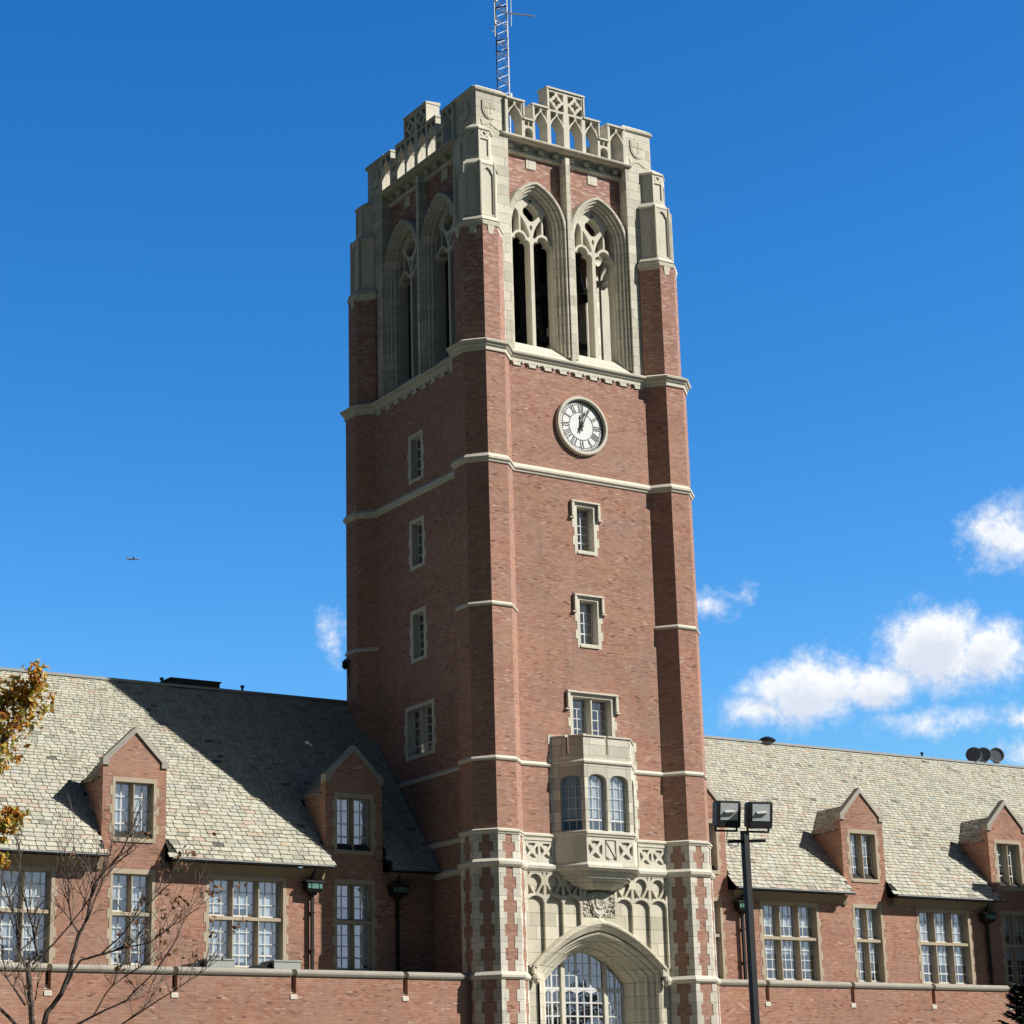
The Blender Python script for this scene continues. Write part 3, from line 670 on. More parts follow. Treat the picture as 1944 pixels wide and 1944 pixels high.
# ---- carved band, blind tracery and the great doorway
fr = side(0)
mb = MB(); mb.extr([rect(-3.6, 3.6, -1.35, -.1)], fr, 4.6, WY-.055); band = mb.build('carved_band', TRIM, tower)
for s_ in (-1, 1):
    mb = MB(); u0, u1 = sorted((s_*2.0, s_*3.42)); ho = []
    for c in (2.36, 3.02): ho += panel_holes(s_*c, -.66, .32)
    mb.extr([rect(u0, u1, -1.2, -.17)]+ho, fr, WY-.07, WY+.02)
    mb.fbox(fr, u0, u1, -.27, -.17, WY, WY+.05, .02)
    mb.build('carved_panel', TRIM, band)
def darch(A, zs, zap, zb=None, n=20, lin=.14):
    q = (zap-zs-lin*A)/(A*A); r = [(A*(1-i/n), zap-lin*A*(1-i/n)-q*(A*(1-i/n))**2) for i in range(n+1)]
    r = ([(A, zb)] if zb is not None else [])+r
    return r+[(-x, y) for x, y in r[:-1]][::-1]
back = darch(2.86, -5.10, -3.66, GZ); frontp = [(-3.5, GZ)]+back[::-1]+[(3.5, GZ), (3.5, -1.30), (-3.5, -1.30)]
mb = MB(); mb.extr([frontp], fr, 4.3, WY-.10); door = mb.build('doorway', DSTONE, tower)
H = []
hz = lambda x: -3.22-.14*abs(x)-((5.0-3.22-.14*3.15)/3.15**2)*x*x+.03
for (a, b) in ((-3.27, -2.52), (-2.44, -1.68), (-1.60, -.86), (.86, 1.60), (1.68, 2.44), (2.52, 3.27)):
    c, h = (a+b)/2, (b-a)/2
    za, zb_ = hz(a), hz(b)
    H.append([(a, za), (b, zb_), (b, -2.62)]+[(c+h*math.cos(math.radians(t)), -2.66+.30*math.sin(math.radians(t))) for t in (15, 40, 65, 90, 115, 140, 165)]+[(a, -2.62)])
    top = [(c+r_*math.cos(math.radians(t)), -1.80+.26*math.sin(math.radians(t))) for t in range(-10, 191, 20) for r_ in [h*.74]]
    H.append(top+[(c-h*.50, -2.02), (c, -2.30), (c+h*.50, -2.02)])
    for e in (-1, 1): 
        t = [(c+e*(h-.02), -1.93), (c+e*(h-.02), -2.36), (c+e*h*.62, -2.28), (c+e*h*.25, -2.30), (c+e*h*.62, -2.08)]
        H.append(t)
        t = [(c+e*(h-.02), -1.47), (c+e*(h-.02), -1.68), (c+e*h*.80, -1.56), (c+e*h*.66, -1.47)]
        H.append(t)
mb = MB(); mb.extr([[(-3.4, -5.0)]+darch(3.1, -5.0, -3.24)[::-1][:0]+[(-3.1, -5.0)]+darch(3.1, -5.0, -3.24)[::-1][1:-1]+[(3.1, -5.0), (3.4, -5.0), (3.4, -1.38), (-3.4, -1.38)]]+H+[rect(-.76, .76, -3.12, -2.06)], fr, WY-.11, WY+.03)
mb.build('blind_tracery', DSTONE, door)
mb = MB(); rings = []
for A, zs, zap, d in ((3.15, -5.02, -3.20, WY-.12), (3.16, -5.0, -3.19, WY+.10), (3.10, -5.05, -3.25, WY+.20), (3.04, -5.08, -3.34, WY+.20), (2.86, -5.12, -3.58, WY+.04), (2.84, -5.12, -3.66, WY-.2)):
    rings.append([fr(x, y, d) for x, y in darch(A, zs, zap)])
mb.loft(rings, False)
for e in (0, -1): mb.face([r[e] for r in rings])
for s_ in (-1, 1):                              # label stops: dropped blocks with carved heads
    mb.fbox(fr, *sorted((s_*2.86, s_*3.16)), -5.30, -5.03, WY-.1, WY+.16)
    c = Vector(fr(s_*3.06, -5.48, WY+.14))
    mb.loft([[tuple(c+Vector((.17*r_*math.cos(t), .15*r_*math.sin(t), zz))) for t in [2*math.pi*i/10 for i in range(10)]] for r_, zz in ((.2, -.22), (.8, -.14), (1, 0), (.9, .10), (.6, .2))])
mb.build('hood_mould', DSTONE, door)
mb = MB(); rings = []
for A, zs, zap, d in ((2.84, -5.12, -3.66, WY+.0), (2.74, -5.16, -3.74, WY-.04), (2.70, -5.18, -3.80, WY-.16), (2.62, -5.22, -3.84, WY-.18), (2.52, -5.25, -3.94, WY-.32), (2.42, -5.28, -3.98, WY-.34), (2.38, -5.3, -4.02, WY-.48),
                      (2.22, -5.38, -4.12, WY-.60), (2.16, -5.40, -4.14, WY-.72), (2.08, -5.42, -4.22, WY-.76), (1.96, -5.48, -4.28, WY-.95), (1.90, -5.50, -4.33, WY-1.15), (1.88, -5.52, -4.35, WY-1.4)):
    rings.append([fr(x, y, d) for x, y in darch(A, zs, zap, GZ)])
mb.loft(rings, False); mb.build('arch_moulding', DSTONE, door)
WD = WY-1.22; fb, gb, st = MB(), MB(), MB()
topz = lambda x: -4.33-.14*abs(x)-((5.50-4.33-.14*1.9)/1.9**2)*x*x
for x, w, o_ in ((-1.0, .17, st), (1.0, .17, st), (-1.5, .075, fb), (1.5, .075, fb), (-.33, .09, fb), (.33, .09, fb), (-1.86, .07, fb), (1.86, .07, fb)):
    o_.fbox(fr, x-w/2, x+w/2, GZ, topz(x)+.02, WD-.05, WD+(.10 if o_ is st else .03))
for z, hh in ((-5.72, .05), (-6.25, .025), (-6.76, .025), (-7.27, .025), (-7.74, .06), (-8.3, .025), (-8.8, .025), (-9.4, .05)):
    fb.fbox(fr, -1.87, 1.87, z-hh, z+hh, WD-.03, WD+.035)
for z in (-4.75, -5.22):
    xm = 1.87 if z < -5.4 else max(.3, math.sqrt(max(0, (-4.33-z-.14*1.0)/.26)))
    fb.fbox(fr, -min(xm, 1.87), min(xm, 1.87), z-.014, z+.014, WD-.03, WD+.02)
edges = [-1.83, -1.5, -1.0, -.33, .33, 1.0, 1.5, 1.83]
for a, b in zip(edges[:-1], edges[1:]):
    x = (a+b)/2; fb.fbox(fr, x-.012, x+.012, GZ, topz(x), WD-.02, WD+.018)
    for kz, zz in enumerate((-5.72, -7.74)):        # ogee heads of the small lights
        c, h = (a+b)/2, (b-a)/2
        fb.extr([[(a, zz-.04), (a, zz-.24), (c-h*.7, zz-.14), (c, zz-.07), (c+h*.7, zz-.14), (b, zz-.24), (b, zz-.04)]], fr, WD-.02, WD+.024)
gb.face([fr(x, y, WD) for x, y in darch(1.89, -5.50, -4.34, GZ)])
dw = st.build('entrance_window', TRIM, tower); fb.build('window_frame', WHITE, dw); gb.build('pane', GLASS, dw, recalc=False)
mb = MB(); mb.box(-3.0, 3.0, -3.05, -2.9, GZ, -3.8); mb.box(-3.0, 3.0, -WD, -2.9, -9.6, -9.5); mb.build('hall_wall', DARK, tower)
# coat of arms over the arch
mb = MB(); mb.extr([rect(-.78, .78, -3.14, -2.02)], fr, WY-.2, WY-.05)
for i in range(240):                            # carved mantling: many small knobs and curls
    u, v = random.uniform(-.74, .74), random.uniform(-3.1, -2.08)
    if abs(u) < .44 and v > -2.95: continue
    r = random.uniform(.035, .075); c = fr(u, v, WY-.06+random.uniform(0, .06))
    mb.loft([[(c[0]+r*q*math.cos(t), c[1]-r*h, c[2]+r*q*1.3*math.sin(t)) for t in [2*math.pi*j/7 for j in range(7)]] for q, h in ((1, 0), (.8, .6), (.3, .95))], True, (False, True))
S = [(-.46, -2.22), (-.30, -2.14), (0, -2.10), (.30, -2.14), (.46, -2.22), (.44, -2.62), (.30, -2.92), (0, -3.13), (-.30, -2.92), (-.44, -2.62)][::-1]
mb.extr([S], fr, WY-.1, WY+.06); mb.extr([grow(S, 0, -2.6, .86)], fr, WY, WY+.085)
for i in range(46):
    u, v = random.uniform(-.32, .32), random.uniform(-2.8, -2.25); r = random.uniform(.03, .055); c = fr(u, v, WY+.07)
    mb.loft([[(c[0]+r*q*math.cos(t), c[1]-r*h, c[2]+r*q*1.5*math.sin(t)) for t in [2*math.pi*j/7 for j in range(7)]] for q, h in ((1, 0), (.8, .7), (.3, 1.1))], True, (False, True))
mb.loft([[fr(.20*r*math.cos(t), -2.52+.26*r*math.sin(t), WY+.08+h) for t in [2*math.pi*j/20 for j in range(20)]] for r, h in ((1, 0), (1, .05), (.8, .05), (.78, .02))], True, (False, True))
mb.build('coat_of_arms', DTRIM, door)

# ================================================================== THE WINGS
YW = -.92; EY, EZ, RY, RZ = -1.50, -1.14, 5.2, 6.74
SL = 1.18
def roof_z(y): return RZ-(RY-y)*SL
def slates(mb, O, U, V, ulen, vlen, keep, ex0, ex1, w0, w1):
    O, U, V = Vector(O), Vector(U).normalized(), Vector(V).normalized(); N = U.cross(V)
    v = 0.0
    while v < vlen:
        k = v/vlen; ex = ex0+(ex1-ex0)*k; ex *= random.uniform(.94, 1.06); u = -random.uniform(0, .3)
        while u < ulen:
            w = (w0+(w1-w0)*k)*random.uniform(.62, 1.38); a, b = max(0, u), min(ulen, u+w-.024*(w1+(w0-w1)*(1-k))/.3); u += w
            if b-a < .05: continue
            c = (a+b)/2
            if not keep(c, v, a, b): continue
            dv = random.uniform(-.018, .018); h = random.uniform(.028, .052)*(1-.3*k); t1, t2 = random.uniform(-.008, .008), random.uniform(-.008, .008)
            tone = min(1, max(0, random.betavariate(2.2, 2.0)))
            p0, p1 = O+U*a+V*(v+dv)+N*(h+t1), O+U*b+V*(v+dv+random.uniform(-.006, .006))+N*(h+t2)
            p2, p3 = O+U*b+V*min(vlen, v+ex*1.08)+N*.004, O+U*a+V*min(vlen, v+ex*1.08)+N*.004
            mb.face([p0, p1, p2, p3], tone)
            q0, q1 = p0-N*(h*.9), p1-N*(h*.9)
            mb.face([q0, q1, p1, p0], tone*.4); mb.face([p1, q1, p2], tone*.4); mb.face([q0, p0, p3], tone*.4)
        v += ex
def pipe(wing, x, hop=True):
    mb = MB(); mb.box(x-.055, x+.055, YW-.20, YW-.09, GZ if False else -6.0, -2.1)
    for z in (-2.9, -4.3): mb.box(x-.085, x+.085, YW-.22, YW, z, z+.06)
    mb.tube([(x, YW-.15, -1.75), (x, YW-.18, -1.5), (x-.02, YW-.42, -1.28)], .05, 8)
    d = mb.build('downpipe', IRON, wing)
    hb = MB(); hb.hexa([(x-.20, YW-.36, -2.14), (x+.20, YW-.36, -2.14), (x+.20, YW-.03, -2.14), (x-.20, YW-.03, -2.14), (x-.36, YW-.42, -2.02), (x+.36, YW-.42, -2.02), (x+.36, YW-.03, -2.02), (x-.36, YW-.03, -2.02)])
    hb.box(x-.33, x+.33, YW-.40, YW-.03, -2.02, -1.78); hb.box(x-.40, x+.40, YW-.46, YW-.02, -1.78, -1.70)
    hb.box(x-.14, x+.14, YW-.27, YW-.04, -2.22, -2.14)
    h = hb.build('rain_hopper', IRON, d)
    eb = MB(); eb.box(x-.14, x+.14, YW-.425, YW-.40, -2.0, -1.80); eb.box(x-.30, x-.18, YW-.42, YW-.40, -1.99, -1.81); eb.box(x+.18, x+.30, YW-.42, YW-.40, -1.99, -1.81); eb.build('hopper_badge', COPPER, h)
def make_wing(name, label, x0, x1, dorm, win3, pipes, side_):
    w = thing(name, label, 'building', ((x0+x1)/2, 0, GZ))
    fr = frame((0, YW, 0), (1, 0, 0), (0, -1, 0))
    HW = 1.245; loops = []
    # front wall, rising into each dormer gable
    top = [(x0, -1.2)]
    for c in dorm: top += [(c-HW, -1.2), (c-HW, 2.22), (c, 3.46), (c+HW, 2.22), (c+HW, -1.2)]
    top += [(x1, -1.2)]
    top = [p for p in top if x0-.01 <= p[0] <= x1+.01]
    outl = [(x0, GZ), (x1, GZ)]+top[::-1]
    hs = []
    for c in dorm: hs += [hole(c, -.42, 1.60, 1.50), hole(c, -4.95, -1.72, 1.52)]
    for c in win3: hs.append(hole(c, -4.95, -1.74, 3.02))
    mb = MB(); mb.extr([outl]+hs, fr, -.45, 0)
    mb.box(x0, x1, 11.2, 11.5, GZ, -1.2)
    for x in (x0, x1-.3): mb.prism([(x, YW+.46), (x+.3, YW+.46), (x+.3, 11.2), (x, 11.2)], GZ, -1.2)
    mb.build('wall', WBRICK, w)
    mb = MB()
    for xx in (x0+.02, x1-.02): mb.face([(xx, YW, -1.2), (xx, 11.4, -1.2), (xx, RY, RZ-.1)])
    mb.build('gable_wall', WBRICK, w)
    mb = MB(); mb.box(x0+.3, x1-.3, YW+.46, 11.2, -5.6, -5.5); mb.box(x0+.3, x1-.3, 3.4, 3.6, -5.5, -1.2); mb.build('room_shell', PLASTER, w)
    # main roof
    cut = lambda x, y: any(abs(x-c) < HW+.02 and y < YW+.02 for c in dorm)
    dz = lambda dx: 3.02-dx*.98
    def keep(c, v, a, b):
        y = EY+v*math.cos(math.atan(SL)); z = EZ+v*math.sin(math.atan(SL)); x = x0+c
        for d in dorm:
            dx = abs(x-d)
            if dx < HW+.03 and y < YW+.05: return False
            if dx < HW-.05 and z < dz(dx)-.35: return False
        return True
    Vd = Vector((0, 1, SL)).normalized(); vl = math.hypot(RY-EY, RZ-EZ)
    rb = MB(); slates(rb, (x0, EY, EZ), (1, 0, 0), Vd, x1-x0, vl, keep, .23, .14, .40, .23)
    roof = rb.build('roof', SLATE, w, recalc=False, tone=True)
    ub = MB(); xs = [x0]+[q for c in sorted(dorm) for q in (c-HW, c+HW)]+[x1]
    for i in range(0, len(xs), 2):              # underlay strips at the eaves, then the whole slope
        a, b = max(x0, xs[i]), min(x1, xs[i+1])
        if b > a: ub.face([(a, EY, EZ-.02), (b, EY, EZ-.02), (b, YW, roof_z(YW)-.02), (a, YW, roof_z(YW)-.02)])
    ub.face([(x0, YW, roof_z(YW)-.02), (x1, YW, roof_z(YW)-.02), (x1, RY, RZ-.02), (x0, RY, RZ-.02)])
    ub.face([(x0, RY, RZ-.02), (x1, RY, RZ-.02), (x1, 11.9, EZ), (x0, 11.9, EZ)])
    ub.build('roof_deck', UNDER, roof)
    mb = MB(); mb.prism([(x0, RY-.16), (x1, RY-.16), (x1, RY+.16), (x0, RY+.16)], RZ-.06, RZ+.045); mb.build('ridge_flashing', LEAD, roof)
    # eaves: gutter, fascia and end blocks
    gb, fb = MB(), MB()
    for i in range(0, len(xs), 2):
        a, b = max(x0, xs[i]), min(x1, xs[i+1])
        if b-a < .2: continue
        gb.box(a, b, EY-.12, EY+.03, EZ-.10, EZ-.005); 
        fb.hexa([(a+.22, YW-.05, -1.60), (b-.22, YW-.05, -1.60), (b-.22, YW, -1.60), (a+.22, YW, -1.60), (a+.22, EY+.10, -1.26), (b-.22, EY+.10, -1.26), (b-.22, YW, -1.20), (a+.22, YW, -1.20)])
        for e, s_ in ((a, 1), (b, -1)):
            if abs(e-x0) < .01 or abs(e-x1) < .01: continue
            fb.prism([(e, YW-.10), (e+s_*.20, YW-.10), (e+s_*.20, YW), (e, YW)][::s_], -1.62, -1.25)
    g_ = gb.build('gutter', GUTTER, roof)
    lb = MB()
    for i in range(0, len(xs), 2):
        a, b = max(x0, xs[i]), min(x1, xs[i+1])
        if b-a > .2: lb.box(a, b, EY-.155, EY-.115, EZ-.05, EZ-.005)
    lb.build('gutter_lip', LEAD, roof)
    fb.build('eaves_board', FASCIA, w)
    # dormers
    for c in dorm:
        if not (x0 < c-HW and c+HW < x1): continue
        mb = MB()
        d = None
        for s_ in (-1, 1):                      # brick cheeks, dying into the slope
            if d is not None: mb = MB()
            x = c+s_*(HW+.005); xi = c+s_*(HW-.3); yb = RY-(RZ-1.86)/SL
            for xx in (x, xi): mb.face([(xx, YW+.004, roof_z(YW)-.4), (xx, YW+.004, 1.86), (xx, yb+.1, 1.86+.05)])
            xx = mb.build('dormer' if d is None else 'cheek', WBRICK, w if d is None else d); d = d or xx
        rb = MB(); sl = math.hypot(1, .98)
        for s_ in (-1, 1):
            O = Vector((c+s_*(HW+.10), YW+.28, 3.02-.98*(HW+.10))); Vv = Vector((-s_, 0, .98)).normalized()
            L = (HW+.10)*sl; ye = RY-(RZ-3.02)/SL
            def keep2(cc, v, a, b, s_=s_):
                y = YW+.28+cc if s_ < 0 else ye+.35-cc; z = 3.02-.98*(HW+.10)+v*.98/sl
                return z > roof_z(y)-.12 and y > YW+.27
            if s_ < 0: slates(rb, O, (0, -1, 0), Vv, 0, 0, keep2, .2, .2, .3, .3)
            UU = (0, 1, 0); OO = O
            mbx = MB()
            N = Vector(UU).cross(Vv)
            if s_ < 0: OO = O+Vector((0, ye-YW, 0)); UU = (0, -1, 0)
            def k3(cc, v, a, b, s_=s_, OO=OO, UU=UU):
                y = OO.y+UU[1]*cc; z = OO.z+v*.98/sl
                return z > roof_z(y)-.10 and y > YW+.27
            slates(rb, OO, UU, Vv, ye-YW-.28+.3, L, k3, .21, .19, .36, .30)
        dr = rb.build('dormer_roof', SLATE, d, recalc=False, tone=True)
        ub = MB(); ye = RY-(RZ-3.0)/SL; ze = 3.0-.98*(HW+.08); yb = RY-(RZ-ze)/SL
        for s_ in (-1, 1): ub.face([(c, YW+.26, 3.0), (c, ye+.15, 3.0), (c+s_*(HW+.08), yb+.1, ze), (c+s_*(HW+.08), YW+.26, ze)])
        ub.build('dormer_deck', UNDER, d)
        # stone gable coping with kneelers
        kb = MB(); D0, D1 = -.30, .07
        for s_ in (-1, 1):
            A, B = (c+s_*(HW+.02), 2.44), (c, 3.68); a2, b2 = (c+s_*(HW-.16), 2.34), (c, 3.44)
            kb.hexa([fr(*a2, D1), fr(*b2, D1), fr(*b2, D0), fr(*a2, D0), fr(*A, D1-.03), fr(*B, D1-.03), fr(*B, D0), fr(*A, D0)])
            kb.extr([[(c+s_*(HW+.03), 2.18), (c+s_*(HW-.22), 2.18), (c+s_*(HW-.22), 2.34), (c+s_*(HW-.16), 2.42), (c+s_*(HW+.03), 2.47)]], fr, D0, D1-.005, True)
        kb.build('coping', GTRIM, d)
        # upper and lower window of the dormer bay
        window(w, fr, c, -.42, 1.60, 1.50, 2, cols=2, pane_h=.48, depth=.33, blind=random.choice((.45, .65, .85)) if side_ > 0 else 1.0, mull=.14, jamb=.12)
        window(w, fr, c, -4.95, -1.72, 1.52, 2, transoms=(-3.13,), cols=2, pane_h=.46, depth=.33, blind=random.choice((.6, .9)) if side_ > 0 else 1.0, mull=.14, jamb=.11)
    for c in win3: window(w, fr, c, -4.95, -1.74, 3.02, 3, transoms=(-3.15,), cols=3, pane_h=.42, depth=.33, blind=random.choice((.65, .95)) if side_ > 0 else 1.0, mull=.14, jamb=.13)
    for x in pipes: pipe(w, x)
    # one-storey front block with its slotted parapet
    PY = -4.6; f2 = frame((0, PY, 0), (1, 0, 0), (0, -1, 0)); a, b = (x0, -5.60) if side_ < 0 else (5.60, x1)
    slots = [s for s in [i*4.55*s2-.0 for i in range(1, 12) for s2 in (1, -1)] if a+2.4 < s-.0 < b-1 or False]
    slots = [s_*(8.46+4.55*i) for i in range(0, 8) for s_ in (-1, 1)]; slots = sorted(s for s in slots if a+.5 < s < b-.5)
    mb = MB(); pts = [(a, GZ), (b, GZ), (b, -5.5)]
    for s in slots[::-1]: pts += [(s+.10, -5.5), (s+.10, -6.12), (s-.10, -6.12), (s-.10, -5.5)]
    pts += [(a, -5.5)]
    mb.extr([pts], f2, -.36, 0, True)
    mb.box(a, a+.3, PY+.37, YW-.01, GZ, -6.0) if side_ < 0 else mb.box(b-.3, b, PY+.37, YW-.01, GZ, -6.0)
    fw = mb.build('parapet_wall', WBRICK, w)
    cb = MB(); e = sorted([a, b]+slots); e = [a]+slots+[b]
    for i in range(len(e)-1):
        u0, u1 = e[i]+(.10 if i else 0), e[i+1]-(.10 if i < len(e)-2 else 0)
        cb.loft([[f2(u, z, d) for d, z in ((0, -5.56), (.06, -5.53), (.10, -5.46), (.10, -5.40), (.0, -5.30), (-.36, -5.27), (-.42, -5.50))] for u in (u0, u1)])
    cb.build('coping', GTRIM, fw)
    cb = MB()
    for s in slots: cb.hexa([f2(s-.13, -6.34, .03), f2(s+.13, -6.34, .03), f2(s+.13, -6.34, -.30), f2(s-.13, -6.34, -.30), f2(s-.13, -6.20, .03), f2(s+.13, -6.20, .03), f2(s+.13, -5.95, -.30), f2(s-.13, -5.95, -.30)])
    cb.build('slot_sill', TRIM, fw)
    cb = MB()
    for s in slots: cb.fbox(f2, s-.10, s+.10, -6.1, -5.5, -.34, -.30)
    cb.build('slot_shade', UNDER, fw)  # dark plate stands in for the shade inside each slot
    mb = MB(); mb.box(a, b, PY+.37, YW, -6.15, -6.0); mb.build('flat_roof', FLATROOF, w)
    return w
lw = make_wing('brick_wing', 'long brick wing left of the tower with steep pale slate roof half in shadow', -30, -4.98, (-26.75, -17.62, -8.52), (-22.2, -13.08), (-10.42, -6.72), -1)
rw = make_wing('brick_wing', 'long brick wing right of the tower with sunlit pale slate roof and dormers', 4.98, 44, (8.40, 17.48, 26.55, 35.7), (12.98, 22.05, 31.1), (10.22, 24.62), 1)
# unseen slab added outside the frame, shaped to cast the shadow on the last bay
mb = MB(); mb.box(29.4, 40, -6.2, -5.8, GZ, 4.75); mb.box(29.3, 40.1, -6.3, -5.7, 4.75, 4.95); mb.box(39.6, 40, -5.8, YW-.02, GZ, -1.5); mb.build('shadow_slab', WBRICK, rw)
# lead flashing where the west roof meets the tower
mb = MB()
for a, b in ((-1.4, 3.35), ): mb.hexa([(-5.06, a, roof_z(a)), (-4.96, a, roof_z(a)), (-4.96, b, roof_z(b)), (-5.06, b, roof_z(b)), (-5.06, a, roof_z(a)+.14), (-4.96, a, roof_z(a)+.14), (-4.96, b, roof_z(b)+.14), (-5.06, b, roof_z(b)+.14)])
mb.build('flashing', LEAD, lw)

# ================================================================== THINGS ON THE ROOFS
def mbox(name, label, cat, boxes, mat, loc, group=None):
    t = MB()
    for b in boxes: t.box(*b)
    o = t.build(name, mat); 
    for v in o.data.vertices: v.co -= Vector(loc)
    o.location = loc; return tag(o, label, cat, group)
mbox('roof_hatch', 'low flat black box on the ridge of the shadowed left roof', 'roof hatch', [(-13.6, -11.45, RY-.15, RY+.9, RZ-.1, RZ+.25), (-13.66, -11.39, RY-.2, RY+.96, RZ+.25, RZ+.30)], UNDER, (-12.5, RY, RZ))
for x, lb in ((-10.36, 'small dark stub vent on the left ridge, nearest the tower'), (-13.95, 'thin dark vent pipe beside the black box on the left ridge'), (27.4, 'tiny dark stub vent on the right ridge near the spotlights')):
    t = MB(); t.tube([(x, RY, RZ-.05), (x, RY, RZ+.2)], .05, 8); t.tube([(x, RY, RZ+.2), (x, RY, RZ+.28)], .085, 8); o = t.build('vent_pipe', IRON); tag(o, lb, 'vent pipe')
t = thing('roof_ventilator', 'dark mushroom shaped ventilator on the right ridge, nearest the tower', 'ventilator', (17.38, RY, RZ))
mb = MB(); mb.loft([[(17.38+r*math.cos(2*math.pi*i/24), RY+r*math.sin(2*math.pi*i/24), RZ+z) for i in range(24)] for r, z in ((.42, .08), (.435, .12), (.30, .22), (.14, .29), (.04, .31))]); mb.build('cowl', IRON, t)
mb = MB(); mb.tube([(17.38, RY, RZ-.1), (17.38, RY, RZ+.12)], .20, 16); mb.build('neck', LEAD, t)
def spot(x, y, z, yaw, label):
    t = thing('roof_spotlight', label, 'spotlight', (x, y, z), 'round spotlights on the right ridge')
    N = Vector((math.cos(yaw), math.sin(yaw), .22)).normalized(); U = Vector((-N.y, N.x, 0)).normalized(); V = N.cross(U); c = Vector((x, y, z+.42))
    R = lambda r, d: [tuple(c+U*(r*math.cos(2*math.pi*i/22))+V*(r*math.sin(2*math.pi*i/22))+N*d) for i in range(22)]
    mb = MB(); mb.loft([R(.08, -.44), R(.20, -.38), R(.36, -.1), R(.40, .05), R(.40, .12), R(.37, .12), R(.36, .04), R(.2, -.1)], True, (True, True)); mb.build('lamp_housing', LEAD, t, smooth=False)
    mb = MB(); mb.face(R(.365, .07)); mb.build('lens', plain('spot_lens', (.20, .22, .26), .35, .3), t)
    mb = MB(); mb.tube([(x, y, z-.15), (x, y, z+.08)], .04, 8); mb.box(x-.2, x+.2, y-.05, y+.05, z+.02, z+.08); mb.build('bracket', LEAD, t)
for a in ((31.0, RY, RZ-.02, -2.5, 'leftmost of the three dark round spotlights on the right ridge'), (31.68, RY, RZ+.02, -2.35, 'middle one of the three round spotlights on the right ridge, overlapping its neighbour'), (32.6, RY, RZ+.08, -2.1, 'right one of the three round spotlights on the ridge, set a little apart')): spot(*a)
def acbox(x0, x1, label):
    t = thing('rooftop_unit', label, 'rooftop unit', ((x0+x1)/2, -3.6, -6.0), 'grey units behind the left parapet')
    mb = MB(); mb.box(x0, x1, -4.15, -3.15, -5.75, -5.0); mb.box(x0-.03, x1+.03, -4.18, -3.12, -5.0, -4.95); mb.build('casing', ACGREY, t)
    mb = MB(); mb.hexa([(x0-1.0, -4.0, -5.35), (x0, -4.0, -5.35), (x0, -3.3, -5.35), (x0-1.0, -3.3, -5.35), (x0-.55, -4.0, -5.12), (x0-.02, -4.0, -5.02), (x0-.02, -3.3, -5.02), (x0-.55, -3.3, -5.12)]); mb.build('duct', IRON, t)
    mb = MB(); mb.box(x0+.05, x1-.05, -4.1, -3.2, -6.0, -5.75); mb.build('curb', UNDER, t)
acbox(-16.15, -15.1, 'pale grey rooftop unit behind the left parapet, under the left edge of the wide window')
acbox(-13.55, -12.5, 'pale grey rooftop unit behind the left parapet, under the right edge of the wide window')

# ---- lattice mast on the tower roof
mast = thing('radio_mast', 'slim steel lattice radio mast rising behind the tower parapet', 'mast', (0, 0, 29.35))
LEG = [(-.33, .10), (.02, -.30), (.35, .16)]; MT = 44.0
for x, y in LEG:
    mb = MB(); mb.tube([(x, y, 29.35), (x, y, MT)], .026, 8); mb.build('leg', GALV, mast)
mb = MB(); z = 29.6; i = 0
while z < MT-.5:
    for k in range(3):
        a, b = LEG[k], LEG[(k+1) % 3]; mb.tube([(*b, z), (*a, z+.45)], .009, 4)
        if i % 2: a, b = b, a
        mb.tube([(*a, z), (*b, z+.45)], .016, 5)
        if i % 4 == 0: mb.tube([(*a, z), (*b, z)], .016, 5)
    z += .45; i += 1
mb.build('lattice', GALV, mast)
for pts, r in (([(.03, -.32, 38.25), (.55, -.75, 38.1), (1.0, -1.12, 37.97)], .035), ([(-.33, .1, 37.3), (-.75, .05, 37.45)], .018), ([(-.52, -.1, 37.0), (-.52, -.1, 40.4)], .022), ([(.52, .1, 37.9), (.52, .1, 41)], .016), ([(.03, -.32, 37.6), (-.45, -.2, 37.75)], .02)):
    mb = MB(); mb.tube(pts, r, 7); mb.build('antenna', GALV, mast)
for x, y, z in ((-.50, -.12, 37.72), (-.42, -.12, 38.9), (-.55, -.1, 39.0), (.42, .16, 34.4)):
    mb = MB(); mb.box(x-.05, x+.05, y-.05, y+.05, z-.09, z+.09); mb.build('junction_box', WHITE, mast)
mb = MB()
for z in (36.35, 36.9, 38.6): mb.loft([[(p[0]*1.12, p[1]*1.12, z+d) for p in LEG] for d in (0, .05)], True, (False, False))
mb.tube([(-.36, .06, 33), (-.36, .06, MT)], .02, 6); mb.build('cable_tray', IRON, mast)
# small iron lamp on the back-left corner of the tower
t = thing('wall_lamp', 'small dark bracket lamp sticking out from the far left edge of the tower', 'wall lamp', (-5.66, 4.6, 8.4))
mb = MB(); mb.tube([(-5.6, 4.6, 8.35), (-5.75, 4.7, 8.5), (-5.83, 4.75, 8.42)], .04, 7); mb.tube([(-5.6, 4.7, 7.2), (-5.66, 4.75, 8.3)], .03, 6); mb.build('bracket', IRON, t)
mb = MB(); mb.loft([[(-5.80+r*math.cos(2*math.pi*i/10), 4.74+r*math.sin(2*math.pi*i/10), z) for i in range(10)] for r, z in ((.05, 8.05), (.13, 8.15), (.12, 8.38), (.03, 8.46))]); mb.build('lantern', IRON, t)

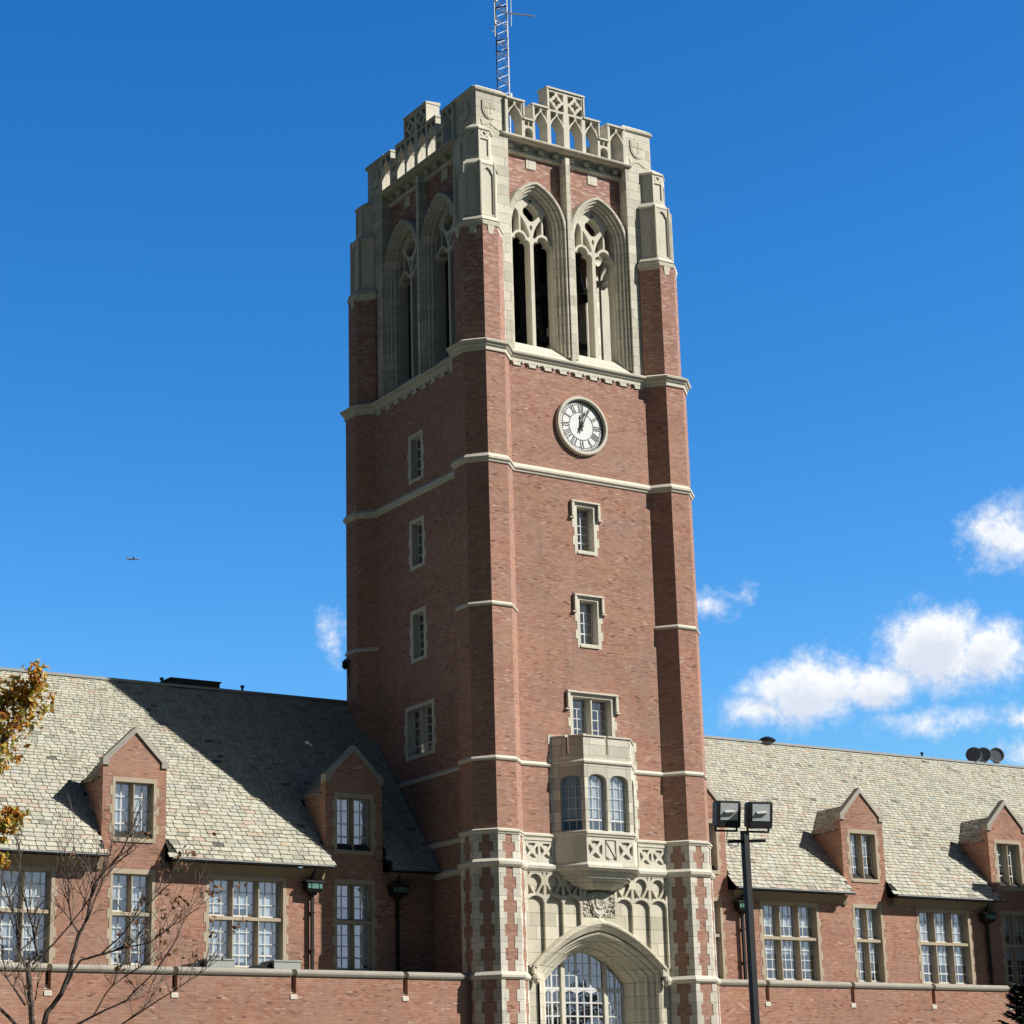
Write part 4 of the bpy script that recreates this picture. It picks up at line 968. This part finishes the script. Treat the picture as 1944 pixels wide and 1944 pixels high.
# ================================================================== STREET LAMP
lamp = thing('floodlight_pole', 'square black steel pole carrying two black floodlights in front of the right wing', 'street lamp', (-24.93, -44.88, GZ))
LX, LY = -24.93, -44.88
mb = MB(); mb.box(LX-.055, LX+.055, LY-.055, LY+.055, GZ, -6.40); mb.box(LX-.2, LX+.2, LY-.2, LY+.2, GZ, GZ+.04); mb.build('pole', CHIP, lamp)
Ux = Vector((.86, -.51, 0)); Nx = Vector((-.51, -.86, 0))
at = lambda u, v, d: tuple(Vector((LX, LY, 0))+Ux*u+Nx*d+Vector((0, 0, v)))
mb = MB(); mb.fbox(at, -.30, .36, -6.60, -6.55, -.03, .03); mb.build('crossarm', CHIP, lamp)
N2 = Vector((-.24, -.93, -.16)).normalized(); U2 = N2.cross(Vector((0, 0, 1))).normalized()*-1; V2 = Vector((0, 0, 1)); V2 = (V2-N2*V2.dot(N2)).normalized(); U2 = V2.cross(N2).normalized()
LENSF = plain('lamp_reflector', (.74, .78, .80), .3, .15, var=.2, scale=30); LENS = plain('lamp_glass_rim', (.75, .78, .78), .2, .3)
for (u, v) in ((-.285, -6.10), (.275, -6.13)):
    c = Vector(at(u, v, .02)); L2 = lambda a, b, d: tuple(c+U2*a+V2*b+N2*d)
    def rr(h, w_, d, n=4, r=.05): return [L2(x, y, d) for x, y in [(sx*(w_-r)+r*math.cos(t), sy*(h-r)+r*math.sin(t)) for sx, sy, t0 in ((1, 1, 0), (-1, 1, 90), (-1, -1, 180), (1, -1, 270)) for t in [math.radians(t0+90*i/n) for i in range(n+1)]]]
    mb = MB(); mb.loft([rr(.17, .17, -.22), rr(.22, .215, -.17), rr(.235, .225, 0), rr(.235, .225, .06), rr(.215, .205, .065)], True, (True, True)); h = mb.build('lamp_head', CHIP, lamp)
    mb = MB(); mb.face([L2(-.165, -.10, .072), L2(.165, -.10, .072), L2(.165, .195, .072), L2(-.165, .195, .072)]); mb.build('lens', LENSF, h)
    mb = MB(); mb.tube([L2(-.09, .03, .085), L2(.09, .045, .085)], .026, 8); mb.build('bulb', WHITE, h)
    mb = MB()
    for s_ in (-1, 1): mb.tube([L2(s_*.20, -.15, -.05), L2(s_*.20, -.30, -.05)], .02, 6)
    mb.tube([L2(-.2, -.29, -.05), L2(.2, -.29, -.05)], .02, 6); mb.build('yoke', CHIP, h)
mb = MB(); mb.tube([at(-.30, -6.38, .03), at(-.33, -6.55, .05), at(-.26, -6.70, .05), at(-.15, -6.66, .04), at(-.1, -6.58, .03)], .008, 5); mb.build('cable', IRON, lamp)

# ================================================================== TREES
CAM = Vector((-49.0618, -74.6292, -11.6448)); YAW, PIT, ROL, FPX = .5792506866, .2852466208, -.0275408188, 4130.1943
F_ = Vector((math.sin(YAW)*math.cos(PIT), math.cos(YAW)*math.cos(PIT), math.sin(PIT))); R0 = Vector((math.cos(YAW), -math.sin(YAW), 0)); U0 = R0.cross(F_)
R_ = R0*math.cos(ROL)+U0*math.sin(ROL); U_ = U0*math.cos(ROL)-R0*math.sin(ROL)
TB = Vector((-37.21, -43.23, GZ)); RT = Vector((R0.x, R0.y, 0)); FT = Vector((math.sin(YAW), math.cos(YAW), 0))   # ground-plane axes for laying the trees out
def tl(a, h, d=0.0): return TB+RT*a+FT*d+Vector((0, 0, h))
# the bare tree: forked stems with fine twigs, a few brown leaves left (a = metres to the right of its foot, h = height)
bare = thing('bare_tree', 'nearly leafless dark tree with fine twigs in front of the left wing', 'tree', tuple(TB))
tw = MB(); lf = MB(); rnd = random.Random(3)
def limb(pts, r0, r1, mb, d0=0.0, jit=.04):
    P = []; n = len(pts)
    for i, q in enumerate(pts):
        d = q[2] if len(q) > 2 else d0
        P.append(tl(q[0]+rnd.uniform(-jit, jit)*.5, q[1]+rnd.uniform(-jit, jit)*.4, d))
    Q = []                                        # smooth by subdivision
    for i in range(n-1):
        for k in range(3): Q.append(P[i].lerp(P[i+1], k/3)+Vector((rnd.uniform(-1, 1), rnd.uniform(-1, 1), rnd.uniform(-1, 1)))*jit*.28)
    Q.append(P[-1]); m = len(Q); r0, r1 = r0*.62, max(.004, r1*.7); R = [r0+(r1-r0)*(i/(m-1))**.8 for i in range(m)]
    mb.tube(Q, R, 6); return Q, R
def twigs(Q, R, mb, n, ln, lev, leafy=0.0):
    for _ in range(n):
        i = rnd.randrange(max(1, len(Q)//4), len(Q)-1); t = (Q[i+1]-Q[i-1]).normalized()
        dr = (t*rnd.uniform(.4, 1.1)+Vector((rnd.uniform(-1, 1), rnd.uniform(-1, 1), rnd.uniform(-.15, 1.0)))*.75).normalized()
        L = ln*rnd.uniform(.45, 1.2); p = Q[i]; pts = [p]; k = 5
        for j in range(k):
            dr = (dr+Vector((rnd.uniform(-1, 1), rnd.uniform(-1, 1), rnd.uniform(-.3, .9)))*.22).normalized(); p = p+dr*(L/k); pts.append(p)
        r = min(R[i]*.5, .013*(ln/.9)); rad = [r*(1-j/k)+.0022 for j in range(k+1)]
        mb.tube(pts, rad, 4, False)
        if lev > 0: twigs(pts, rad, mb, rnd.randint(3, 5), ln*.5, lev-1, leafy)
        elif rnd.random() < leafy:
            for _ in range(rnd.randint(2, 5)): leaf(lf, pts[-1]+Vector((rnd.uniform(-.07, .07), rnd.uniform(-.07, .07), rnd.uniform(-.08, .05))), rnd.uniform(.035, .06), rnd)
def leaf(mb, p, s, rn):
    a = Vector((rn.gauss(0, 1), rn.gauss(0, 1), rn.gauss(0, .8))).normalized(); b = a.orthogonal().normalized(); c = a.cross(b); t = rn.random()
    ang = rn.uniform(0, 6.28); u = b*math.cos(ang)+c*math.sin(ang); v = a.cross(u)
    mb.face([p-u*s, p+v*s*.5+a*s*.2, p+u*s], t); mb.face([p+u*s, p-v*s*.5+a*s*.2, p-u*s], t)
T0 = [(0.10, 0), (.08, 2.0), (.10, 3.2)]
trunk = MB()
q, r = limb(T0, .11, .085, trunk); 
stems = [
 ([(.10, 3.0), (-.02, 3.75), (-.05, 4.05), (-.10, 4.48)], .075, .055, .0), ([(-.10, 4.48), (-.22, 4.68), (-.27, 5.10), (-.35, 5.32), (-.42, 5.7, -.2)], .042, .014, .2),
 ([(-.10, 4.48), (.05, 4.62), (-.01, 4.98), (-.08, 5.12), (-.2, 5.55), (-.26, 5.92), (-.3, 6.3)], .04, .010, .3),
 ([(-.02, 4.5), (.18, 4.66), (.32, 4.82), (.62, 5.16), (.88, 5.52), (.98, 5.9), (1.05, 6.2)], .032, .008, .2),
 ([(.10, 3.2), (.24, 3.78), (.42, 4.05), (.52, 4.36), (.58, 4.62), (.68, 4.90), (.78, 5.14), (.84, 5.62), (1.0, 5.80), (1.2, 6.08), (1.34, 6.26), (1.5, 6.6)], .075, .012, .1),
 ([(.66, 4.88), (.54, 5.12), (.48, 5.46), (.47, 5.7), (.5, 6.1)], .026, .006, .3), ([(.78, 5.14), (.92, 5.5), (1.02, 5.74), (1.3, 6.0), (1.5, 6.25)], .022, .005, .2),
 ([(.40, 4.05), (.72, 4.55), (1.05, 4.60), (1.38, 4.68), (1.72, 4.78), (2.05, 4.98), (2.38, 5.22), (2.6, 5.4)], .036, .006, .2), ([(1.0, 4.6), (1.22, 4.82), (1.5, 5.14), (1.85, 5.48), (2.1, 5.72)], .026, .005, .3),
 ([(.2, 3.4), (.9, 3.7), (1.4, 3.95), (1.8, 4.35), (2.1, 4.75), (2.25, 5.1)], .035, .005, .1), ([(.25, 3.3), (1.1, 3.45), (1.9, 3.95), (2.3, 4.2), (2.7, 4.45)], .03, .005, .1), ([(.9, 3.7), (1.1, 4.05), (1.4, 4.3), (1.62, 4.42), (1.9, 4.6)], .022, .005, .2),
 ([(.0, 3.4), (-.5, 3.9), (-.9, 4.5), (-1.2, 5.2), (-1.4, 5.8)], .05, .008, .2), ([(-.1, 3.9), (-.4, 4.3), (-.5, 4.75), (-.75, 5.2)], .03, .006, .2)]
for pts, r0, r1, lv in stems:
    q, r = limb(pts, r0, r1, trunk); twigs(q, r, tw, 12 if r0 < .05 else 8, .80, 1, .28 if pts[-1][0] > 1.7 else .02)
trunk.build('trunk', BARK, bare); tw.build('twigs', bark_mat('twig_bark', (.10, .08, .07), (.30, .24, .20)), bare, recalc=False)
lf.build('leaves', leaf_mat('brown_leaf', [(0, (.20, .07, .03)), (.5, (.36, .16, .06)), (1, (.50, .28, .12))]), bare, recalc=False, tone=True)
# the leafy tree whose boughs reach in from the left edge
TB2 = CAM+FT*25.2-RT*8.17; TB2 = Vector((TB2.x, TB2.y, GZ))
leafy = thing('autumn_tree', 'tree with orange and green autumn leaves reaching in from the left edge', 'tree', tuple(TB2))
trunk = MB(); lf = MB(); rn = random.Random(11)
def l2(a, h, d=0): return TB2+RT*a+FT*d+Vector((0, 0, h))
trunk.tube([l2(0, 0), l2(.05, 2.5), l2(-.05, 5), l2(.1, 8)], [.22, .18, .14, .05], 8)
boughs = [([(0, 4.2), (.8, 5.2), (1.5, 5.8), (2.05, 6.25), (2.38, 6.9), (2.55, 7.25)], .42), ([(.0, 4.5), (.9, 5.7), (1.6, 6.5), (2.0, 6.8), (2.25, 7.0)], .46), ([(0, 4.8), (.7, 6.2), (1.2, 7.2), (1.55, 7.6)], .6), ([(0, 3.8), (.9, 4.6), (1.6, 5.1), (2.12, 5.35), (2.34, 5.55)], .26), ([(0, 3.7), (1.0, 4.5), (1.7, 4.95), (2.15, 5.05)], .24), ([(0, 4.3), (.8, 5.0), (1.5, 5.6), (1.85, 5.95), (2.0, 6.2)], .26),
          ([(0, 4.5), (-.9, 5.6), (-1.6, 6.6)], .8), ([(0, 5), (-.3, 6.6), (0, 8)], .9), ([(0, 4.2), (-.6, 5.0), (-1.8, 5.4)], .8)]
for pts, sp in boughs:
    P = [l2(a+rn.uniform(-.03, .03), h, rn.uniform(-.25, .25)*i/len(pts)) for i, (a, h) in enumerate(pts)]
    trunk.tube(P, [.07*(1-i/len(P))+.012 for i in range(len(P))], 6)
    for i in range(1, len(P)):
        for _ in range(80):
            k = rn.random(); c = P[i-1].lerp(P[i], k); rad = sp*(.45+.55*i/len(P))*(1.0 if i < len(P)-1 else 1-k*.6)
            off = Vector((rn.gauss(0, 1), rn.gauss(0, 1), rn.gauss(0, 1))).normalized()*rad*rn.random()**.6
            for _ in range(4): leaf(lf, c+off+Vector((rn.uniform(-.05, .05), rn.uniform(-.05, .05), rn.uniform(-.05, .05))), rn.uniform(.034, .058), rn)
trunk.build('trunk', BARK, leafy)
lf.build('crown', leaf_mat('autumn_leaf', [(0, (.34, .09, .02)), (.2, (.62, .23, .03)), (.45, (.80, .44, .06)), (.62, (.78, .58, .10)), (.80, (.38, .45, .08)), (1, (.88, .72, .36))]), leafy, recalc=False, tone=True)
# young spruce at the lower right corner
TB3 = CAM+FT*33.5+RT*7.48; TB3 = Vector((TB3.x, TB3.y, GZ))
spr = thing('spruce_tree', 'dark young spruce tip poking into the lower right corner', 'tree', tuple(TB3))
trunk = MB(); nd = MB(); rn = random.Random(5); HT = 3.85
trunk.tube([tuple(TB3), tuple(TB3+Vector((0, 0, HT)))], [.09, .012], 7)
for i in range(150):
    h = HT*(1-(i/150)**1.25)*.995+.0; L = (.13+.30*(HT-h))*rn.uniform(.75, 1.15); a = i*2.39996+rn.uniform(-.3, .3)
    d = Vector((math.cos(a), math.sin(a), 0)); p0 = TB3+Vector((0, 0, h)); tip = p0+d*L+Vector((0, 0, L*(.30 if h > HT-1.2 else .05))); mid = p0.lerp(tip, .5)-Vector((0, 0, L*.08))
    pts = [p0, mid, tip]; trunk.tube(pts, [.014, .009, .004], 4, False)
    nn = int(60+260*L)
    for j in range(nn):
        k = (j+rn.random())/nn; c = (p0.lerp(mid, k*2) if k < .5 else mid.lerp(tip, k*2-1))
        sidev = Vector((-d.y, d.x, 0))*rn.choice((-1, 1)); dv = (d*.8+sidev*rn.uniform(.1, 1.0)+Vector((0, 0, rn.uniform(-.25, .55)))).normalized()*rn.uniform(.06, .13)*(1.25-.5*k)
        wv = dv.orthogonal().normalized()*.019; nd.face([c-wv, c+wv, c+dv], rn.random())
trunk.build('trunk', BARK, spr); nd.build('needles', leaf_mat('spruce_needle', [(0, (.010, .018, .012)), (.6, (.022, .036, .02)), (1, (.05, .07, .035))]), spr, recalc=False, tone=True)

# far belt of trees south-east of the building (behind the camera; the window glass mirrors it)
wb = MB(); rn = random.Random(21)
for i in range(90):
    cx, cy, hh, rad = -60+i*2.6+rn.uniform(-2, 2), -112+rn.uniform(-9, 9), rn.uniform(15, 19.5), rn.uniform(2.6, 4.6)
    for j in range(46):
        v = Vector((rn.gauss(0, 1), rn.gauss(0, 1), rn.gauss(0, 1))).normalized(); c = Vector((cx, cy, GZ+hh*.6))+Vector((v.x*rad, v.y*rad, v.z*hh*.42))*rn.random()**.4
        a = Vector((rn.gauss(0, 1), rn.gauss(0, 1), rn.gauss(0, 1))).normalized(); b = a.orthogonal().normalized(); d = a.cross(b); q = rn.uniform(.5, 1.2); wb.face([c-b*q, c-d*q, c+b*q, c+d*q], rn.random())
    wb.tube([(cx, cy, GZ), (cx, cy, GZ+hh*.5)], .2, 5)
tag(wb.build('tree_belt', leaf_mat('belt_leaf', [(0, (.03, .035, .015)), (.6, (.06, .06, .025)), (1, (.13, .08, .03))]), recalc=False, tone=True), kind='stuff')
# ================================================================== AIRLINER
apos = Vector((1096.3, 2633.1, 784.2)); ap = thing('airliner', 'tiny airliner far off in the blue sky left of the tower', 'airplane', tuple(apos))
HD = (R0*1.0+FT*.55+Vector((0, 0, .10))).normalized(); WG = HD.cross(Vector((0, 0, 1))).normalized(); UPv = WG.cross(HD)
pt = lambda f, w, u: apos+HD*f+WG*w+UPv*u
mb = MB(); mb.tube([tuple(pt(f, 0, 0)) for f in (-10, -8, -4, 5, 8, 9.6)], [.25, .8, 1.1, 1.1, .8, .15], 10); mb.build('fuselage', FINS, ap)
for s_ in (-1, 1):
    mb = MB(); mb.loft([[tuple(pt(f, s_*w, u+.5*(w/9))) for f, w, u in ((2, .5, -.4), (-1.2, .5, -.4), (-4.6, 9.5, .1), (-3.2, 9.5, .1))], [tuple(pt(f, s_*w, u+.25+.5*(w/9))) for f, w, u in ((2, .5, -.4), (-1.2, .5, -.4), (-4.6, 9.5, .1), (-3.2, 9.5, .1))]]); mb.build('wing', FINS, ap)
mb = MB(); mb.loft([[tuple(pt(f, w, u)) for f, u in ((-7, .8), (-9.6, .8), (-11, 4.6), (-9.6, 4.6))] for w in (-.12, .12)]); mb.build('tail_fin', FINS, ap)

# ================================================================== GROUND
def sheet(name, x0, x1, y0, y1, z, mat):
    mb = MB(); mb.face([(x0, y0, z), (x1, y0, z), (x1, y1, z), (x0, y1, z)]); o = mb.build(name, mat, recalc=False); tag(o, kind='structure'); return o
GR, nt, b = newmat('lawn_grass'); g = G(nt); P = g.n('ShaderNodeNewGeometry').outputs['Position']
nt.links.new(g.mix(g.mapr(g.noise(P, .35, 8, .7), .3, .7, 0, 1), (.026, .034, .012), (.045, .05, .018)), b.inputs['Base Color']); b.inputs['Roughness'].default_value = .95
sheet('ground', -6000, 6000, -6000, 6000, GZ, GR)
ASPH = plain('asphalt', (.055, .055, .056), .9, var=.2, scale=1.5); CONC = plain('concrete_path', (.36, .34, .30), .9, var=.12, scale=1.2)
sheet('road', -200, 200, -34, -26, GZ+.004, ASPH); sheet('pavement', -200, 200, -25.85, -23.6, GZ+.12, CONC); sheet('path', -2.6, 2.6, -23.6, -6.2, GZ+.008, CONC)
mb = MB(); mb.box(-200, 200, -26.0, -25.85, GZ, GZ+.124); o = mb.build('kerb', CONC); tag(o, kind='structure')

# ================================================================== SKY, SUN, CAMERA
SUN_EL, SUN_H = math.radians(36.6), Vector((.73, -.683, 0)).normalized()
w = bpy.data.worlds.new('World'); sc.world = w; w.use_nodes = True; nt = w.node_tree; nt.nodes.clear(); g = G(nt)
out = g.n('ShaderNodeOutputWorld'); bg = g.n('ShaderNodeBackground'); nt.links.new(bg.outputs[0], out.inputs[0]); bg.inputs['Strength'].default_value = .10
sky = g.n('ShaderNodeTexSky', sky_type='NISHITA'); sky.sun_disc = False; sky.sun_elevation = SUN_EL; sky.sun_rotation = math.atan2(SUN_H.x, SUN_H.y); sky.air_density = 1.0; sky.dust_density = .25; sky.ozone_density = 2.6; sky.altitude = 300
D = g.n('ShaderNodeTexCoord').outputs['Generated']; X, Y, Z = g.sep(g.v('NORMALIZE', D))
# deep clear blue to the north-east; unseen west and upper sky dimmed to deepen shade
sr, sg, sb = g.sep(sky.outputs[0])
grade = lambda ch, ref, out_, pw_, mx_: g.m('MINIMUM', g.m('MULTIPLY', g.m('POWER', g.m('DIVIDE', ch, ref), pw_), out_), mx_)
cc = g.n('ShaderNodeCombineColor'); g.put(cc.inputs[0], grade(sr, .95, .205, 2.4, 6.0)); g.put(cc.inputs[1], grade(sg, 1.65, 1.68, 1.42, 7.5)); g.put(cc.inputs[2], grade(sb, 3.0, 5.35, 1.12, 9.5))
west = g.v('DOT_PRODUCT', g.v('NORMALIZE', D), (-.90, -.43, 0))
west_dim = g.mapr(west, .0, .35, 0, 1); high_dim = g.m('MAXIMUM', g.mapr(Z, .60, .85, 0, 1), g.m('MULTIPLY', g.mapr(g.v('DOT_PRODUCT', g.v('NORMALIZE', D), (.526, .810, .259)), .75, .40, 0, 1), g.mapr(Z, .12, .30, 0, 1)))
dim_col = g.mix(g.noise(D, 3.0, 5), (.08, .095, .125), (.16, .18, .215))
sk = g.mix(g.m('MULTIPLY', g.m('MAXIMUM', west_dim, g.m('MULTIPLY', high_dim, .95)), .92), cc.outputs[0], dim_col)
azd = g.m('MULTIPLY', g.m('ARCTAN2', X, Y), 57.29578); eld = g.m('MULTIPLY', g.m('ARCSINE', Z), 57.29578)
p2 = g.xyz(azd, eld, 0.0)
wn = g.n('ShaderNodeTexNoise'); wn.inputs['Scale'].default_value = .9; wn.inputs['Detail'].default_value = 5; nt.links.new(p2, wn.inputs['Vector'])
wv = g.v('SUBTRACT', wn.outputs['Color'], (.5, .5, .5)); pw = g.v('ADD', p2, g.v('MULTIPLY', wv, (.9, .7, 0)))
CL = [(46.4, 15.0, 1.35, 1.05, .85), (44.35, 12.2, 1.75, 1.35, 1.35), (45.7, 12.0, 1.3, 1.05, 1.2), (41.0, 11.35, 2.1, 1.15, 1.2), (39.5, 10.9, 1.1, .62, .75), (42.7, 11.3, 1.6, .75, 1.05), (44.4, 10.35, 2.0, .42, .5), (46.5, 10.4, .9, .45, .6), (46.7, 9.5, 1.0, .5, .65),
      (38.5, 13.7, .75, .40, .62), (39.5, 13.95, .34, .26, .36), (28.25, 13.15, .45, .80, .46), (53, 13, 3, 1.6, 1), (60, 18, 4, 2, 1), (8, 9, 3, 1.2, .8), (-25, 14, 5, 2, 1), (100, 15, 8, 3, 1), (160, 14, 9, 3, 1), (-110, 15, 9, 3, 1)]
def density(off, blobs, det):
    q0 = g.v('ADD', p2, off); n0 = g.n('ShaderNodeTexNoise'); n0.inputs['Scale'].default_value = .9; n0.inputs['Detail'].default_value = 5; nt.links.new(q0, n0.inputs['Vector'])
    qw = g.v('ADD', q0, g.v('MULTIPLY', g.v('SUBTRACT', n0.outputs['Color'], (.5, .5, .5)), (.9, .7, 0))); den = None
    for a, e, rx, ry, wt in blobs:
        q = g.v('MULTIPLY', g.v('SUBTRACT', qw, (a, e, 0)), (1/rx, 1/ry, 0)); f = g.m('MULTIPLY', g.m('SUBTRACT', 1.0, g.v('LENGTH', q)), wt)
        den = f if den is None else g.m('MAXIMUM', den, f)
    den = g.m('ADD', den, g.m('MULTIPLY', g.m('SUBTRACT', g.noise(q0, 1.6, det, .64), .5), 1.15))
    return g.m('ADD', den, g.m('MULTIPLY', g.m('SUBTRACT', g.noise(g.v('ADD', q0, (3.3, 1.2, 0)), 5.0, det, .68), .5), .60))
den = density((0, 0, 0), CL, 10); above = density((.18, .42, 0), CL[:7], 4)
al = g.m('POWER', g.mapr(den, -.08, .62, 0, 1), 1.35)
ccol = g.mix(g.mapr(den, .15, .75, 0, 1), (7.2, 8.2, 9.8), (10.0, 10.2, 10.4)); ccol = g.mix(g.mapr(above, .25, .95, 0, .62), ccol, (5.6, 6.5, 8.4))
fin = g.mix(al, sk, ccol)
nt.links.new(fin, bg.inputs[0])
sun = bpy.data.lights.new('sun', 'SUN'); sun.energy = 5.0; sun.angle = math.radians(.5); sun.color = (1.0, .965, .885)
so = bpy.data.objects.new('sun', sun); COL.objects.link(so)
sd = Vector((SUN_H.x*math.cos(SUN_EL), SUN_H.y*math.cos(SUN_EL), math.sin(SUN_EL))); so.rotation_euler = sd.to_track_quat('Z', 'Y').to_euler(); so.location = (40, -60, 60)
cd = bpy.data.cameras.new('camera'); cd.sensor_width = 36; cd.lens = 36*FPX/1944; cd.clip_end = 20000; cd.clip_start = .5
co = bpy.data.objects.new('camera', cd); COL.objects.link(co); co.location = CAM
from mathutils import Matrix
co.rotation_euler = Matrix((R_, U_, -F_)).transposed().to_euler()
sc.camera = co
sc.render.resolution_x = sc.render.resolution_y = 1024
sc.view_settings.view_transform = 'Standard'; sc.view_settings.look = 'None'; sc.view_settings.exposure = 0; sc.view_settings.gamma = 1
sc.cycles.max_bounces = 6; sc.cycles.diffuse_bounces = 1; sc.cycles.transparent_max_bounces = 8
